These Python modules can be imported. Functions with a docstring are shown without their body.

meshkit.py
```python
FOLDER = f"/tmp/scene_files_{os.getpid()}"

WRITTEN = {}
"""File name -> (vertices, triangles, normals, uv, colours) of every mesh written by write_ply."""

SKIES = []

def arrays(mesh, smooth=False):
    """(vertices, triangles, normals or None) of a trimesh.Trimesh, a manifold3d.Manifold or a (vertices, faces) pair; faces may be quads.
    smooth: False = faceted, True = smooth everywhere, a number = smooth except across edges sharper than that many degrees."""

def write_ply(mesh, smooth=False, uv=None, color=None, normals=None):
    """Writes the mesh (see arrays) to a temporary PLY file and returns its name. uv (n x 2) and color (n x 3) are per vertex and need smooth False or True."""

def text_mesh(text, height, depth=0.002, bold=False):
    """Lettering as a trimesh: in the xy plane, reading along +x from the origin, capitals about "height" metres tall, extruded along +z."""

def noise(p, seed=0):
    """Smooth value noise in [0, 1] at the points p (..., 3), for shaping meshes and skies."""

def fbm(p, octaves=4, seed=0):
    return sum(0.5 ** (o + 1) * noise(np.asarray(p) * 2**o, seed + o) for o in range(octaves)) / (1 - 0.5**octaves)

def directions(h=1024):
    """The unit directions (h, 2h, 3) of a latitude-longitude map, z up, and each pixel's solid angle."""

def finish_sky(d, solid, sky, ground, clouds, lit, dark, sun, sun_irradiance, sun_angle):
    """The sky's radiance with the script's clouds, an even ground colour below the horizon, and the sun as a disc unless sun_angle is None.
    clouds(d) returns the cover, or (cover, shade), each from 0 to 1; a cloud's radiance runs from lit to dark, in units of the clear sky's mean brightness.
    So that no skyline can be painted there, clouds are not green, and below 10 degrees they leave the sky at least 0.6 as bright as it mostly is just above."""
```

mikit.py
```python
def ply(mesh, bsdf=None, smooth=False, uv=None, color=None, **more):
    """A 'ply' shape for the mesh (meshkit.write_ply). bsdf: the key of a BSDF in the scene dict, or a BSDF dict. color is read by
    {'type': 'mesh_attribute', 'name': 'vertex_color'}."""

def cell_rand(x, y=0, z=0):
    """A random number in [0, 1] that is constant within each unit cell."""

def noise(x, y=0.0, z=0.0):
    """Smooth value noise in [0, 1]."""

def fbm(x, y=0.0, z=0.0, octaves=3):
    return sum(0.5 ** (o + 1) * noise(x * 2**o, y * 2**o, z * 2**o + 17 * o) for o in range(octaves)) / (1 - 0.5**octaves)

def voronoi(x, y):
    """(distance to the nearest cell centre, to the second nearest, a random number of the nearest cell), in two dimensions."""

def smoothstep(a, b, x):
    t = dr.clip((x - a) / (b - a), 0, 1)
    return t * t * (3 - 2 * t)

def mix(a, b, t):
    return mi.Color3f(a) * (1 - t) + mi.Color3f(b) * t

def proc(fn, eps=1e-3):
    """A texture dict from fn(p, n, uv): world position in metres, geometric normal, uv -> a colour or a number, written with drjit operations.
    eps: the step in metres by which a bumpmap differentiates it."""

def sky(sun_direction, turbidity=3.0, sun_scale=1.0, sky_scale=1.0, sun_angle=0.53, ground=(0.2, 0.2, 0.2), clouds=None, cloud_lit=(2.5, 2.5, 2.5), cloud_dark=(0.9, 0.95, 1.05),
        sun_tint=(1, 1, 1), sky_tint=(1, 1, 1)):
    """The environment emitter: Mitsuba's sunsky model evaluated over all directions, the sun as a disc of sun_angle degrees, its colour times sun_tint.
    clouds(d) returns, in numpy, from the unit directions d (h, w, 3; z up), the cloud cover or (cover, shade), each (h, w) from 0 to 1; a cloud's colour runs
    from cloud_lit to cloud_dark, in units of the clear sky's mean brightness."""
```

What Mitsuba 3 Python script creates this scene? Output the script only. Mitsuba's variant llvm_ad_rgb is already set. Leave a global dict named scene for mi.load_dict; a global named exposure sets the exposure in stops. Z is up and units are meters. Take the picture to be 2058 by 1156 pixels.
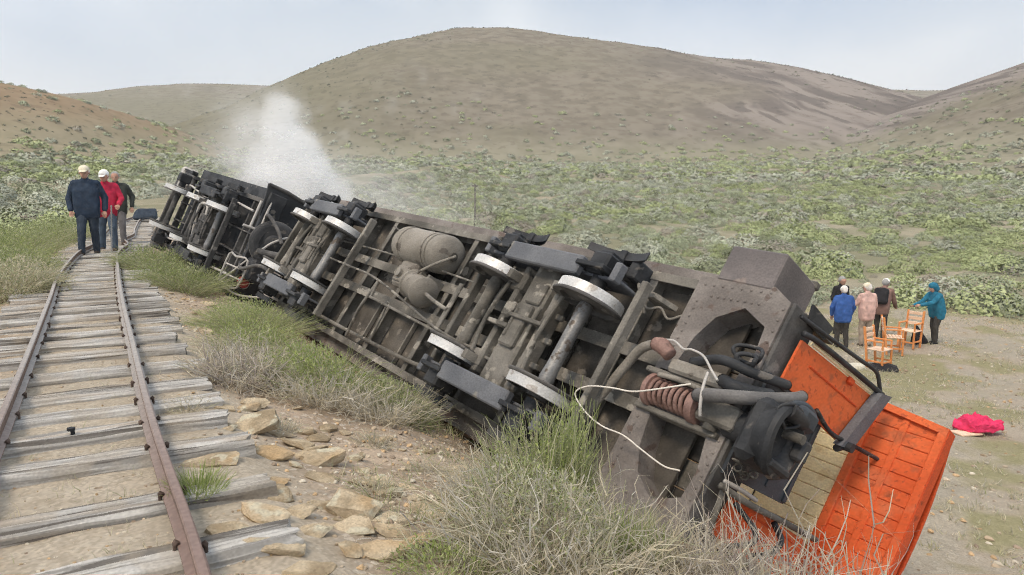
import math, random
import numpy as np, trimesh, manifold3d as m3
import drjit as dr, mitsuba as mi
import mikit, meshkit
from mikit import proc, noise, fbm, voronoi, cell_rand, smoothstep, mix
from meshkit import noise as nnoise, fbm as nfbm

T = mi.ScalarTransform4f
rng = np.random.default_rng(7)
random.seed(7)
scene, labels = {}, {}

# ---------------------------------------------------------------- camera, sky, exposure
EYE = np.array([0.0, 0.0, 1.4])
PITCH = math.radians(7.78)
scene['camera'] = {'type': 'perspective', 'fov': 69.4, 'fov_axis': 'x', 'near_clip': 0.05, 'far_clip': 4000.0,
                   'to_world': T().look_at(origin=EYE.tolist(), target=[0, math.cos(PITCH), 1.4 - math.sin(PITCH)], up=[0, 0, 1])}


def cloud_layer(d):
    z = np.maximum(d[..., 2], 0.03)
    p = np.stack([d[..., 0] / (z + 0.25) * 1.3, d[..., 1] / (z + 0.25) * 0.9, z * 0], -1)
    f = nfbm(p * 1.1 + 3.1, 5, seed=5)
    wide = nfbm(p * 0.35 + 9.0, 3, seed=9)
    cover = np.clip(0.70 + 0.9 * (f - 0.5) + 0.9 * (wide - 0.5), 0.2, 0.98)
    low = np.clip((d[..., 2] - 0.03) / 0.22, 0, 1)
    shade = np.clip(0.42 + 3.4 * (nfbm(p * 0.95 + 21.0, 5, seed=31) - 0.5), 0, 1) * (0.12 + 0.88 * low)
    cover = cover + (0.97 - cover) * (1 - low) * 0.75
    return cover, shade


SUN = (-0.35, -0.55, 0.95)
scene['daylight'] = mikit.sky(SUN, turbidity=3.5, sun_scale=0.40, sun_angle=16, clouds=cloud_layer,
                              cloud_lit=(2.62, 2.72, 2.82), cloud_dark=(1.62, 1.86, 2.15), ground=(0.22, 0.2, 0.17))
exposure = 1.98

# ---------------------------------------------------------------- shared materials


def lin(r, g, b):
    f = lambda c: (c / 255 / 12.92) if c <= 10 else ((c / 255 + 0.055) / 1.055) ** 2.4
    return [f(r), f(g), f(b)]


def two(b):
    return {'type': 'twosided', 'bsdf': b}


def rgb(c):
    return {'type': 'rgb', 'value': [float(x) for x in c]}


def plain(name, c, rough=0.7, metal=0.0, spec=0.4):
    scene[name] = two({'type': 'principled', 'base_color': rgb(c), 'roughness': rough, 'metallic': metal, 'specular': spec})


def grimy(name, c0, c1, scale=4.0, rough=0.75, c2=None, t2=0.66, metal=0.0):
    """Paint or metal mottled with dust and wear in world space."""
    def fn(p, n, uv):
        a = fbm(p.x * scale, p.y * scale, p.z * scale, 4)
        col = mix(c0, c1, smoothstep(0.3, 0.7, a))
        if c2 is not None:
            b = fbm(p.x * scale * 2.3 + 31, p.y * scale * 2.3, p.z * scale * 2.3 + 7, 4)
            col = mix(col, c2, smoothstep(t2, t2 + 0.08, b))
        g = noise(p.x * 90, p.y * 90, p.z * 90)
        return col * (0.82 + 0.36 * g)
    scene[name] = two({'type': 'principled', 'base_color': proc(fn), 'roughness': rough, 'metallic': metal, 'specular': 0.3})


grimy('dusty_steel', (0.088, 0.083, 0.074), (0.205, 0.193, 0.174), 3.5, 0.85, (0.28, 0.262, 0.232), 0.60)
grimy('floor_timber', (0.050, 0.045, 0.040), (0.140, 0.126, 0.110), 3.0, 0.9, (0.195, 0.176, 0.154), 0.64)
grimy('rusty_plate', (0.150, 0.134, 0.126), (0.240, 0.218, 0.205), 4.0, 0.85, (0.13, 0.100, 0.088), 0.63)
grimy('black_iron', (0.022, 0.024, 0.028), (0.055, 0.057, 0.062), 4.0, 0.6, (0.13, 0.12, 0.11), 0.66)
grimy('spike_rust', (0.075, 0.052, 0.042), (0.13, 0.095, 0.08), 9.0, 0.8)
grimy('dark_hose', (0.10, 0.098, 0.10), (0.165, 0.16, 0.158), 5.0, 0.7)
grimy('black_dust_and_shade', (0.055, 0.055, 0.057), (0.125, 0.12, 0.117), 4.0, 0.75, (0.2, 0.19, 0.18), 0.66)
grimy('grey_plate', (0.105, 0.112, 0.128), (0.155, 0.162, 0.178), 3.0, 0.6, (0.20, 0.19, 0.175), 0.68)
grimy('purple_plate', (0.120, 0.108, 0.110), (0.180, 0.160, 0.158), 3.0, 0.6, (0.23, 0.19, 0.175), 0.66)
grimy('blue_black_plate', (0.030, 0.036, 0.045), (0.060, 0.072, 0.088), 3.0, 0.55, (0.11, 0.105, 0.10), 0.68)
grimy('tank_grey', (0.185, 0.170, 0.148), (0.27, 0.25, 0.222), 3.0, 0.75, (0.13, 0.115, 0.1), 0.64)
def orange_fn(p, n, uv):
    a = fbm(p.x * 2.0, p.y * 2.0, p.z * 2.0, 4)
    col = mix((0.60, 0.100, 0.028), (0.70, 0.145, 0.046), smoothstep(0.3, 0.7, a))
    fade = smoothstep(0.50, 0.72, fbm(p.x * 5 + 3, p.y * 5, p.z * 5, 4))
    col = mix(col, (0.56, 0.185, 0.095), fade * 0.45)                       # chalky, dusty paint
    scr = smoothstep(0.66, 0.72, fbm(p.x * 3 + p.y * 2, p.y * 38 + p.z * 30, p.x * 30, 3))
    col = mix(col, (0.30, 0.06, 0.028), scr * 0.55)                          # scratches
    grime = smoothstep(0.60, 0.74, fbm(p.x * 8 + 17, p.y * 8, p.z * 8 + 5, 4))
    col = mix(col, (0.26, 0.095, 0.05), grime * 0.5)
    return col * (0.9 + 0.2 * noise(p.x * 70, p.y * 70, p.z * 70))


scene['orange_paint'] = two({'type': 'principled', 'base_color': proc(orange_fn), 'roughness': 0.6, 'specular': 0.25})
grimy('dark_orange_paint', (0.52, 0.062, 0.014), (0.6, 0.08, 0.018), 3.0, 0.5, (0.36, 0.05, 0.014), 0.66)
grimy('cream_paint', (0.80, 0.70, 0.44), (0.86, 0.78, 0.54), 3.0, 0.6, (0.70, 0.58, 0.34), 0.64)
grimy('wheel_tread', (0.56, 0.56, 0.555), (0.70, 0.70, 0.70), 5.0, 0.45, (0.42, 0.39, 0.36), 0.63, metal=0.25)
grimy('worn_shaft', (0.16, 0.16, 0.165), (0.30, 0.295, 0.29), 5.0, 0.45, (0.12, 0.1, 0.085), 0.6, metal=0.4)
grimy('pink_rust', (0.24, 0.145, 0.125), (0.31, 0.20, 0.175), 6.0, 0.7, (0.16, 0.1, 0.085), 0.6)
plain('white_cord', (0.72, 0.68, 0.62), 0.6)
plain('pale_pipe', (0.46, 0.44, 0.42), 0.5)
plain('red_lens', (0.42, 0.05, 0.05), 0.35)
scene['leaf_tint'] = {'type': 'principledthin', 'base_color': {'type': 'mesh_attribute', 'name': 'vertex_color'}, 'roughness': 0.8, 'spec_trans': 0.0, 'diff_trans': 0.8, 'eta': 1.3}
scene['stone_tint'] = two({'type': 'diffuse', 'reflectance': {'type': 'mesh_attribute', 'name': 'vertex_color'}})


def sleeper_fn(p, n, uv):
    # grain runs along uv.x of each timber; uv carries metres along / across and a per timber offset
    a = fbm(uv.x * 3.0, uv.y * 55.0, 0, 3)
    b = fbm(uv.x * 1.3 + 5, uv.y * 14.0, 2.0, 3)
    col = mix((0.27, 0.262, 0.25), (0.52, 0.51, 0.49), smoothstep(0.25, 0.75, a))
    col = mix(col, (0.40, 0.345, 0.285), smoothstep(0.55, 0.75, b) * 0.7)
    crack = smoothstep(0.62, 0.70, fbm(uv.x * 1.2 + 11, uv.y * 30.0, 5.0, 4))
    col = mix(col, (0.085, 0.075, 0.066), crack * 0.8)
    dirt = smoothstep(0.50, 0.66, fbm(p.x * 5.0, p.y * 5.0, 3.0, 4))
    col = mix(col, (0.37, 0.32, 0.255), dirt * 0.38)
    return col * (0.84 + 0.32 * noise(p.x * 110, p.y * 110, p.z * 110))


scene['sleeper_wood'] = two({'type': 'bumpmap', 'arbitrary': {'type': 'proc', **{k: v for k, v in proc(lambda p, n, uv: fbm(uv.x * 3.0, uv.y * 55.0, 0, 3) + 0.0, eps=3e-3).items() if k != 'type'}},
                             'scale': 0.006, 'bsdf': {'type': 'diffuse', 'reflectance': proc(sleeper_fn)}})


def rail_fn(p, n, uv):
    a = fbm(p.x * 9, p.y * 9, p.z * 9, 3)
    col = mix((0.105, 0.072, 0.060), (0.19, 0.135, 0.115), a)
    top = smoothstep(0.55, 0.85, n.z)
    far = smoothstep(2.6, 6.0, p.y)                      # the head's colour turns paler and greyer farther along the line
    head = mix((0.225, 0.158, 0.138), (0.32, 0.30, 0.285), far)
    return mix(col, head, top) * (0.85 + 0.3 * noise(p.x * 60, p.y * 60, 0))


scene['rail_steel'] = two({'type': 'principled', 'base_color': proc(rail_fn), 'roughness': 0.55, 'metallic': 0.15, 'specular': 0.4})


def rock_fn(p, n, uv):
    a = fbm(p.x * 7, p.y * 7, p.z * 7, 4)
    b = fbm(p.x * 2.2 + 40, p.y * 2.2, p.z * 9, 3)
    col = mix((0.28, 0.225, 0.155), (0.50, 0.42, 0.305), smoothstep(0.3, 0.7, a))
    col = mix(col, (0.46, 0.315, 0.17), smoothstep(0.52, 0.68, b) * 0.6)
    col = mix(col, (0.52, 0.50, 0.40), smoothstep(0.58, 0.7, fbm(p.x * 14, p.y * 14, p.z * 14 + 9, 3)) * 0.7)
    return col * (0.8 + 0.4 * noise(p.x * 130, p.y * 130, p.z * 130))


scene['sandstone'] = two({'type': 'diffuse', 'reflectance': proc(rock_fn)})

# ---------------------------------------------------------------- mesh helpers


def cat(ms):
    return trimesh.util.concatenate([m for m in ms if m is not None])


def cbox(a, b, ch=0.006):
    """Axis aligned box with chamfered edges."""
    a, b = np.minimum(a, b).astype(float), np.maximum(a, b).astype(float)
    ch = min(ch, (b - a).min() * 0.3)
    pts = []
    for sx in (0, 1):
        for sy in (0, 1):
            for sz in (0, 1):
                c = np.where([sx, sy, sz], b, a)
                s = np.where([sx, sy, sz], -1, 1)
                for k in range(3):
                    q = c + s * ch
                    q[k] = c[k]
                    pts.append(q)
    return trimesh.convex.convex_hull(np.array(pts))


def unit(v):
    v = np.asarray(v, float)
    return v / (np.linalg.norm(v) + 1e-12)


def cyl(p0, p1, r, n=16, r2=None):
    p0, p1 = np.asarray(p0, float), np.asarray(p1, float)
    r2 = r if r2 is None else r2
    z = unit(p1 - p0)
    x = unit(np.cross(z, [0, 0, 1] if abs(z[2]) < 0.9 else [1, 0, 0]))
    y = np.cross(z, x)
    a = np.arange(n) * 2 * np.pi / n
    ring = np.cos(a)[:, None] * x + np.sin(a)[:, None] * y
    v = np.vstack([p0 + ring * r, p1 + ring * r2, [p0], [p1]])
    i = np.arange(n)
    j = (i + 1) % n
    f = np.vstack([np.stack([i, j, j + n], 1), np.stack([i, j + n, i + n], 1), np.stack([j, i, i * 0 + 2 * n], 1), np.stack([i + n, j + n, i * 0 + 2 * n + 1], 1)])
    return trimesh.Trimesh(v, f, process=False)


def smooth_path(pts, per=6):
    p = np.asarray(pts, float)
    q = np.vstack([2 * p[0] - p[1], p, 2 * p[-1] - p[-2]])
    out = []
    for i in range(1, len(q) - 2):
        for t in np.arange(per) / per:
            out.append(0.5 * ((2 * q[i]) + (-q[i - 1] + q[i + 1]) * t + (2 * q[i - 1] - 5 * q[i] + 4 * q[i + 1] - q[i + 2]) * t * t + (-q[i - 1] + 3 * q[i] - 3 * q[i + 1] + q[i + 2]) * t ** 3))
    out.append(p[-1])
    return np.array(out)


def tube(pts, r, n=8, per=6, smooth=True):
    p = smooth_path(pts, per) if smooth else np.asarray(pts, float)
    rr = np.broadcast_to(np.interp(np.linspace(0, 1, len(p)), np.linspace(0, 1, np.size(r)), np.atleast_1d(r)), (len(p),))
    t = np.gradient(p, axis=0)
    t /= np.linalg.norm(t, axis=1, keepdims=True) + 1e-12
    x = unit(np.cross(t[0], [0.3, 0.2, 0.9]))
    rings = []
    a = np.arange(n) * 2 * np.pi / n
    for k in range(len(p)):
        x = unit(x - t[k] * (x @ t[k]))
        y = np.cross(t[k], x)
        rings.append(p[k] + rr[k] * (np.cos(a)[:, None] * x + np.sin(a)[:, None] * y))
    v = np.vstack(rings + [p[:1], p[-1:]])
    f = []
    i = np.arange(n)
    j = (i + 1) % n
    for k in range(len(p) - 1):
        f += [np.stack([i, j, j + n], 1) + k * n, np.stack([i, j + n, i + n], 1) + k * n]
    e = (len(p) - 1) * n
    f += [np.stack([j, i, i * 0 + len(p) * n], 1), np.stack([i + e, j + e, i * 0 + len(p) * n + 1], 1)]
    return trimesh.Trimesh(v, np.vstack(f), process=False)


def lathe(profile, c, axis, n=32):
    """profile [(radius, along)] revolved about axis through c."""
    z = unit(axis)
    x = unit(np.cross(z, [0, 0, 1] if abs(z[2]) < 0.9 else [1, 0, 0]))
    y = np.cross(z, x)
    a = np.arange(n) * 2 * np.pi / n
    ring = np.cos(a)[:, None] * x + np.sin(a)[:, None] * y
    v = np.vstack([np.asarray(c, float) + ring * r + z * h for r, h in profile])
    i = np.arange(n)
    j = (i + 1) % n
    f = np.vstack([np.vstack([np.stack([i, j, j + n], 1), np.stack([i, j + n, i + n], 1)]) + k * n for k in range(len(profile) - 1)])
    return trimesh.Trimesh(v, f, process=False)


def prism(poly, axis, lo, hi, holes=()):
    """Extrude a polygon given in the two other coordinates along axis 0, 1 or 2."""
    from shapely.geometry import Polygon
    g = trimesh.creation.extrude_polygon(Polygon(poly, holes), hi - lo, engine='earcut')
    v = np.array(g.vertices)
    v[:, 2] += lo
    o = [k for k in range(3) if k != axis]
    w = np.zeros_like(v)
    w[:, o[0]], w[:, o[1]], w[:, axis] = v[:, 0], v[:, 1], v[:, 2]
    f = np.array(g.faces)
    return trimesh.Trimesh(w, f[:, ::-1] if axis == 1 else f, process=False)


def key_for(base):
    if base not in scene and not any(k.startswith(base + '__') for k in scene):
        return base
    n = 1
    while f'{base}_{n:03d}' in scene or any(k.startswith(f'{base}_{n:03d}__') for k in scene):
        n += 1
    return f'{base}_{n:03d}'


def add(base, mesh, mat, smooth=30, **kw):
    k = key_for(base)
    scene[k] = mikit.ply(mesh, mat, smooth=smooth, **kw)
    return k


def tag(k, label=None, cat_=None, group=None, kind=None):
    d = labels.setdefault(k, {})
    for a, b in (('label', label), ('category', cat_), ('group', group), ('kind', kind)):
        if b:
            d[a] = b
    return k
# ---------------------------------------------------------------- terrain heights
RAIL_R = np.array([(2.9, -4.7), (0.63, -0.64), (-1.05, 2.36), (-1.5, 3.13), (-2.11, 4.17), (-3.07, 5.88), (-4.57, 8.57), (-6.3, 11.75), (-7.98, 14.96), (-9.76, 18.93), (-12.4, 24.42), (-15.49, 31.06), (-19.04, 39.98), (-22.4, 50)])
RAIL_L = np.array([(2.2, -5.1), (-0.07, -1.04), (-1.75, 1.96), (-2.93, 4.11), (-4.02, 6.07), (-5.42, 8.57), (-6.82, 11.07), (-8.62, 14.62), (-10.6, 18.93), (-14.2, 26.65), (-17.8, 35.6), (-20.9, 43.5), (-23.3, 50.2)])


def resample(p, step):
    q = smooth_path(p, 12)
    s = np.concatenate([[0], np.cumsum(np.linalg.norm(np.diff(q, axis=0), axis=1))])
    t = np.arange(0, s[-1], step)
    return np.stack([np.interp(t, s, q[:, k]) for k in range(q.shape[1])], 1)


R_LINE, L_LINE = resample(RAIL_R, 0.1), resample(RAIL_L, 0.1)
_near = np.array([L_LINE[np.argmin(((L_LINE - p) ** 2).sum(1))] for p in R_LINE])
C_LINE = (R_LINE + _near) / 2
C_LINE = np.stack([np.convolve(np.pad(C_LINE[:, k], 6, 'edge'), np.ones(13) / 13, 'valid') for k in range(2)], 1)


_e0, _e1 = C_LINE[0] - unit(C_LINE[5] - C_LINE[0]) * 1500, C_LINE[-1] + np.array([0.10, 0.995]) * 3000
_W = np.vstack([[_e0], C_LINE[::3], C_LINE[-1:], [_e1]])


def signed_track(x, y):
    """Signed distance to the track's centre line, right side positive (numpy, any shape)."""
    P = np.stack([np.ravel(x), np.ravel(y)], 1)
    best, sg = np.full(len(P), 1e9), np.ones(len(P))
    for a, b in zip(_W[:-1], _W[1:]):
        d = b - a
        t = np.clip(((P - a) @ d) / (d @ d), 0, 1)
        q = P - (a + t[:, None] * d)
        dist = np.hypot(q[:, 0], q[:, 1])
        c = d[0] * q[:, 1] - d[1] * q[:, 0]
        m = dist < best
        best[m], sg[m] = dist[m], np.where(c[m] < 0, 1, -1)
    return (best * sg).reshape(np.shape(x))


U_R = [0, .75, 1.0, 1.35, 2.0, 2.67, 3.4, 4.3, 5.2, 7, 11, 17, 25, 60, 4000]
Z_R = [-.048, -.060, -.145, -.25, -.44, -.72, -1.22, -1.85, -2.05, -2.2, -2.55, -3.0, -3.05, -3.05, -3.05]
U_L = [0, .75, 1.0, 1.6, 3, 6, 12, 30, 4000]
Z_L = [-.048, -.060, -.12, -.2, -.32, -.25, 0.1, .4, .4]
D_R, F_R = [0, 22, 40, 80, 120, 180, 250, 400, 700, 4000], [0, 0, .45, 2.0, 4.1, 7.4, 12.2, 18, 24, 30]
D_L, F_L = [0, 15, 35, 60, 100, 160, 250, 400, 700, 4000], [0, 0, .7, 1.6, 3.2, 5.4, 8.75, 14.55, 20.55, 26.55]


def sstep(a, b, x):
    t = np.clip((x - a) / (b - a), 0, 1)
    return t * t * (3 - 2 * t)


def base_height(x, y):
    x, y = np.asarray(x, float), np.asarray(y, float)
    u = signed_track(x, y)
    d = np.hypot(x, np.maximum(y, -20))
    far = np.maximum(sstep(2, 14, np.abs(u)), sstep(35, 75, d))
    zr = np.interp(u, U_R, Z_R) + np.interp(d, D_R, F_R) * far
    zl = np.interp(-u, U_L, Z_L) + np.interp(d, D_L, F_L) * far
    a = 0.05 + 0.3 * np.maximum(d - 28, 0)
    t = sstep(-a, a, u)
    z = zl * (1 - t) + zr * t
    P = np.stack([x, y, x * 0], -1)
    bed = sstep(0.8, 1.5, np.abs(u))
    z = z + (nfbm(P * 1.1, 4, 3) - 0.5) * (0.03 + 0.16 * bed) * (1 + 1.5 * sstep(30, 90, d))
    z = z + (nfbm(P * 6.0, 3, 8) - 0.5) * (0.022 + 0.035 * bed * (1 - sstep(10, 25, d)))
    z = z + (nfbm(P * 0.05, 3, 12) - 0.5) * 2.2 * sstep(30, 120, d)
    return z


# hills: (skyline distance, [(x / distance, height)], front foot, back foot, roughness)
def hill_height(spec, x, y):
    d0, prof, front, back, rough = spec
    xs = np.array([p[0] * d0 for p in prof])
    hs = np.array([p[1] for p in prof])
    ridge = np.interp(x, xs, hs)
    # soften the corners of the ridge line
    for o in (0.02, 0.04):
        ridge = 0.5 * ridge + 0.25 * (np.interp(x - o * d0, xs, hs) + np.interp(x + o * d0, xs, hs))
    t = np.where(y < d0, (y - front) / (d0 - front), (back - y) / (back - d0))
    t = np.clip(t, -0.2, 1)
    prof_t = np.where(t > 0, np.sin(np.clip(t, 0, 1) * np.pi / 2) ** 1.25, t * 0.6)
    P = np.stack([x, y, x * 0], -1)
    gully = (nfbm(P * np.array([9.0, 3.0, 1]) / d0 + 3, 5, 21) - 0.5) * rough * np.clip(t * (1.02 - t) * 3.6, 0, 1)
    b = base_height(x, y) - 1.0
    rise = ridge - b
    return b + np.where(prof_t < 0, np.maximum(rise, 8), np.maximum(rise, -8)) * prof_t + gully * (prof_t > 0)


HILLS = {
    'hill': (190, [(-1.6, 20), (-1.1, 40), (-0.8, 32), (-0.673, 27), (-0.615, 25.4), (-0.551, 21.8), (-0.525, 20.0), (-0.488, 14.0), (-0.42, 8.0), (-0.34, 4.0), (-0.1, 2)], 85, 330, 5.0),
    'hill_001': (480, [(-0.6, 8), (-0.40, 8), (-0.33, 30), (-0.292, 47), (-0.272, 55), (-0.243, 63.5), (-0.199, 74.5), (-0.152, 84.4), (-0.105, 93.3), (-0.064, 95.8), (0.014, 93.2), (0.111, 86.5), (0.255, 78.8), (0.308, 72.7), (0.367, 65.1), (0.407, 57), (0.462, 43), (0.53, 20), (0.62, 6)], 235, 800, 11.0),
    'hill_002': (900, [(-1.2, 60), (-0.7, 85), (-0.551, 97), (-0.459, 105.5), (-0.36, 115), (-0.32, 114), (-0.2, 110), (0.1, 100), (0.374, 108.5), (0.44, 107.2), (0.539, 106.8), (0.571, 110), (0.7, 118), (1.3, 120)], 420, 1500, 14.0),
    'hill_003': (260, [(0.2, 2), (0.33, 7), (0.40, 12), (0.48, 20.5), (0.546, 28.5), (0.575, 31.5), (0.623, 35.7), (0.672, 41.8), (0.75, 50), (0.95, 62), (1.5, 64)], 70, 520, 7.0),
}


def any_height(x, y):
    z = base_height(x, y)
    for s in HILLS.values():
        z = np.maximum(z, hill_height(s, np.asarray(x, float), np.asarray(y, float)))
    return z


def grid_mesh(xs, ys, hf):
    X, Y = np.meshgrid(xs, ys, indexing='ij')
    v = np.stack([X, Y, hf(X, Y)], -1).reshape(-1, 3)
    n, m = len(xs), len(ys)
    i = (np.arange(n - 1)[:, None] * m + np.arange(m - 1)).ravel()
    return trimesh.Trimesh(v, np.vstack([np.stack([i, i + m, i + m + 1], 1), np.stack([i, i + m + 1, i + 1], 1)]), process=False)


def warp(lo, hi, n, k, c=0.0):
    a, b = np.arcsinh((lo - c) / k), np.arcsinh((hi - c) / k)
    return c + k * np.sinh(np.linspace(a, b, n))


def ground_fn(p, n, uv):
    x, y = p.x, p.y
    d = dr.sqrt(x * x + y * y)
    # distance across the straight-ish track near the camera
    u = (x + 1.45) * 0.875 + (y - 2.7) * 0.484
    a = fbm(x * 2.3, y * 2.3, p.z * 2.3, 4)
    b = fbm(x * 0.6 + 11, y * 0.6, 3.0, 3)
    f = fbm(x * 17, y * 17, p.z * 17, 3)
    dirt = mix((0.285, 0.225, 0.168), (0.44, 0.355, 0.275), smoothstep(0.3, 0.7, a))
    dirt = mix(dirt, (0.42, 0.30, 0.225), smoothstep(0.5, 0.65, b) * smoothstep(0.9, 1.8, u))
    v1, v2, vr = voronoi(x * 24, y * 24)
    peb = smoothstep(0.12, 0.28, v2 - v1) * smoothstep(0.55, 0.7, vr)
    dirt = mix(dirt, mix((0.24, 0.20, 0.17), (0.60, 0.54, 0.46), cell_rand(vr * 999)), peb * 0.75)
    bedg = mix((0.36, 0.315, 0.25), (0.47, 0.43, 0.36), f)
    dirt = mix(dirt, bedg, smoothstep(1.0, 0.6, dr.abs(u)) * 0.75)
    # olive low grass on the flat beyond the wreck and on the banks
    g = smoothstep(0.42, 0.62, fbm(x * 0.9 + 5, y * 0.9, 9.0, 4))
    grass = mix((0.22, 0.205, 0.115), (0.335, 0.31, 0.20), f)
    flat = smoothstep(4.5, 7.0, u)
    col = mix(dirt, grass, dr.maximum(flat * (0.35 + 0.65 * g), smoothstep(-1.3, -2.0, u) * 0.7))
    stone = mix((0.27, 0.25, 0.215), (0.45, 0.42, 0.37), f)
    col = mix(col, stone, flat * (1 - g) * 0.6)
    field = mix((0.23, 0.225, 0.155), (0.34, 0.31, 0.235), smoothstep(0.35, 0.65, fbm(x * 0.25, y * 0.25, 1.0, 4)))
    col = mix(col, field, smoothstep(24, 40, d))
    return col * (0.78 + 0.44 * noise(x * 75, y * 75, p.z * 75))


scene['ground_soil'] = two({'type': 'diffuse', 'reflectance': proc(ground_fn)})


def hill_fn(p, n, uv):
    x, y, z = p.x, p.y, p.z
    a = fbm(x * 0.022, y * 0.022, z * 0.05, 5)
    f = fbm(x * 0.22, y * 0.22, z * 0.3, 4)
    h = fbm(x * 0.35, y * 0.35, z * 0.5, 3)
    brown = mix((0.168, 0.147, 0.116), (0.226, 0.200, 0.162), smoothstep(0.3, 0.7, f))
    olive = mix((0.155, 0.147, 0.098), (0.200, 0.187, 0.130), f)
    col = mix(brown, olive, smoothstep(0.50, 0.68, a) * 0.45)
    # the big hill: olive shoulder to the left, bare purplish scree and ribs of rock to the right
    big = smoothstep(225, 260, y)
    left = smoothstep(-30, -120, x + 0.2 * (y - 400) + 60 * (a - 0.5)) * big * smoothstep(700, 600, y)
    col = mix(col, olive, left * 0.85)
    rockw = smoothstep(40, 130, x - 0.1 * (y - 400) + 120 * (a - 0.5)) * big * smoothstep(700, 600, y)
    rib = fbm((x + 1.3 * z) * 0.09 + a * 2, (z - 0.5 * x) * 0.035, y * 0.02, 6)
    rock = mix((0.135, 0.115, 0.112), (0.275, 0.240, 0.224), smoothstep(0.38, 0.60, rib))
    rock = mix(rock, (0.110, 0.095, 0.095), smoothstep(0.56, 0.66, fbm((x + z) * 0.16, (z - 0.6 * x) * 0.06, y * 0.03, 5)) * 0.8)
    col = mix(col, rock, rockw * 0.9)
    # the near hill on the left is rusty brown
    nearl = smoothstep(-55, -85, x) * smoothstep(250, 215, y)
    col = mix(col, mix((0.25, 0.175, 0.110), (0.335, 0.245, 0.160), f), nearl * 0.85)
    foot = smoothstep(22, 10, z) * smoothstep(420, 300, y)
    col = mix(col, mix((0.25, 0.25, 0.17), (0.33, 0.315, 0.235), f), foot * 0.6)
    sp = smoothstep(0.60, 0.72, h)
    return mix(col, col * 0.6, sp * 0.5)


scene['hill_soil'] = two({'type': 'diffuse', 'reflectance': proc(hill_fn)})

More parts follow.
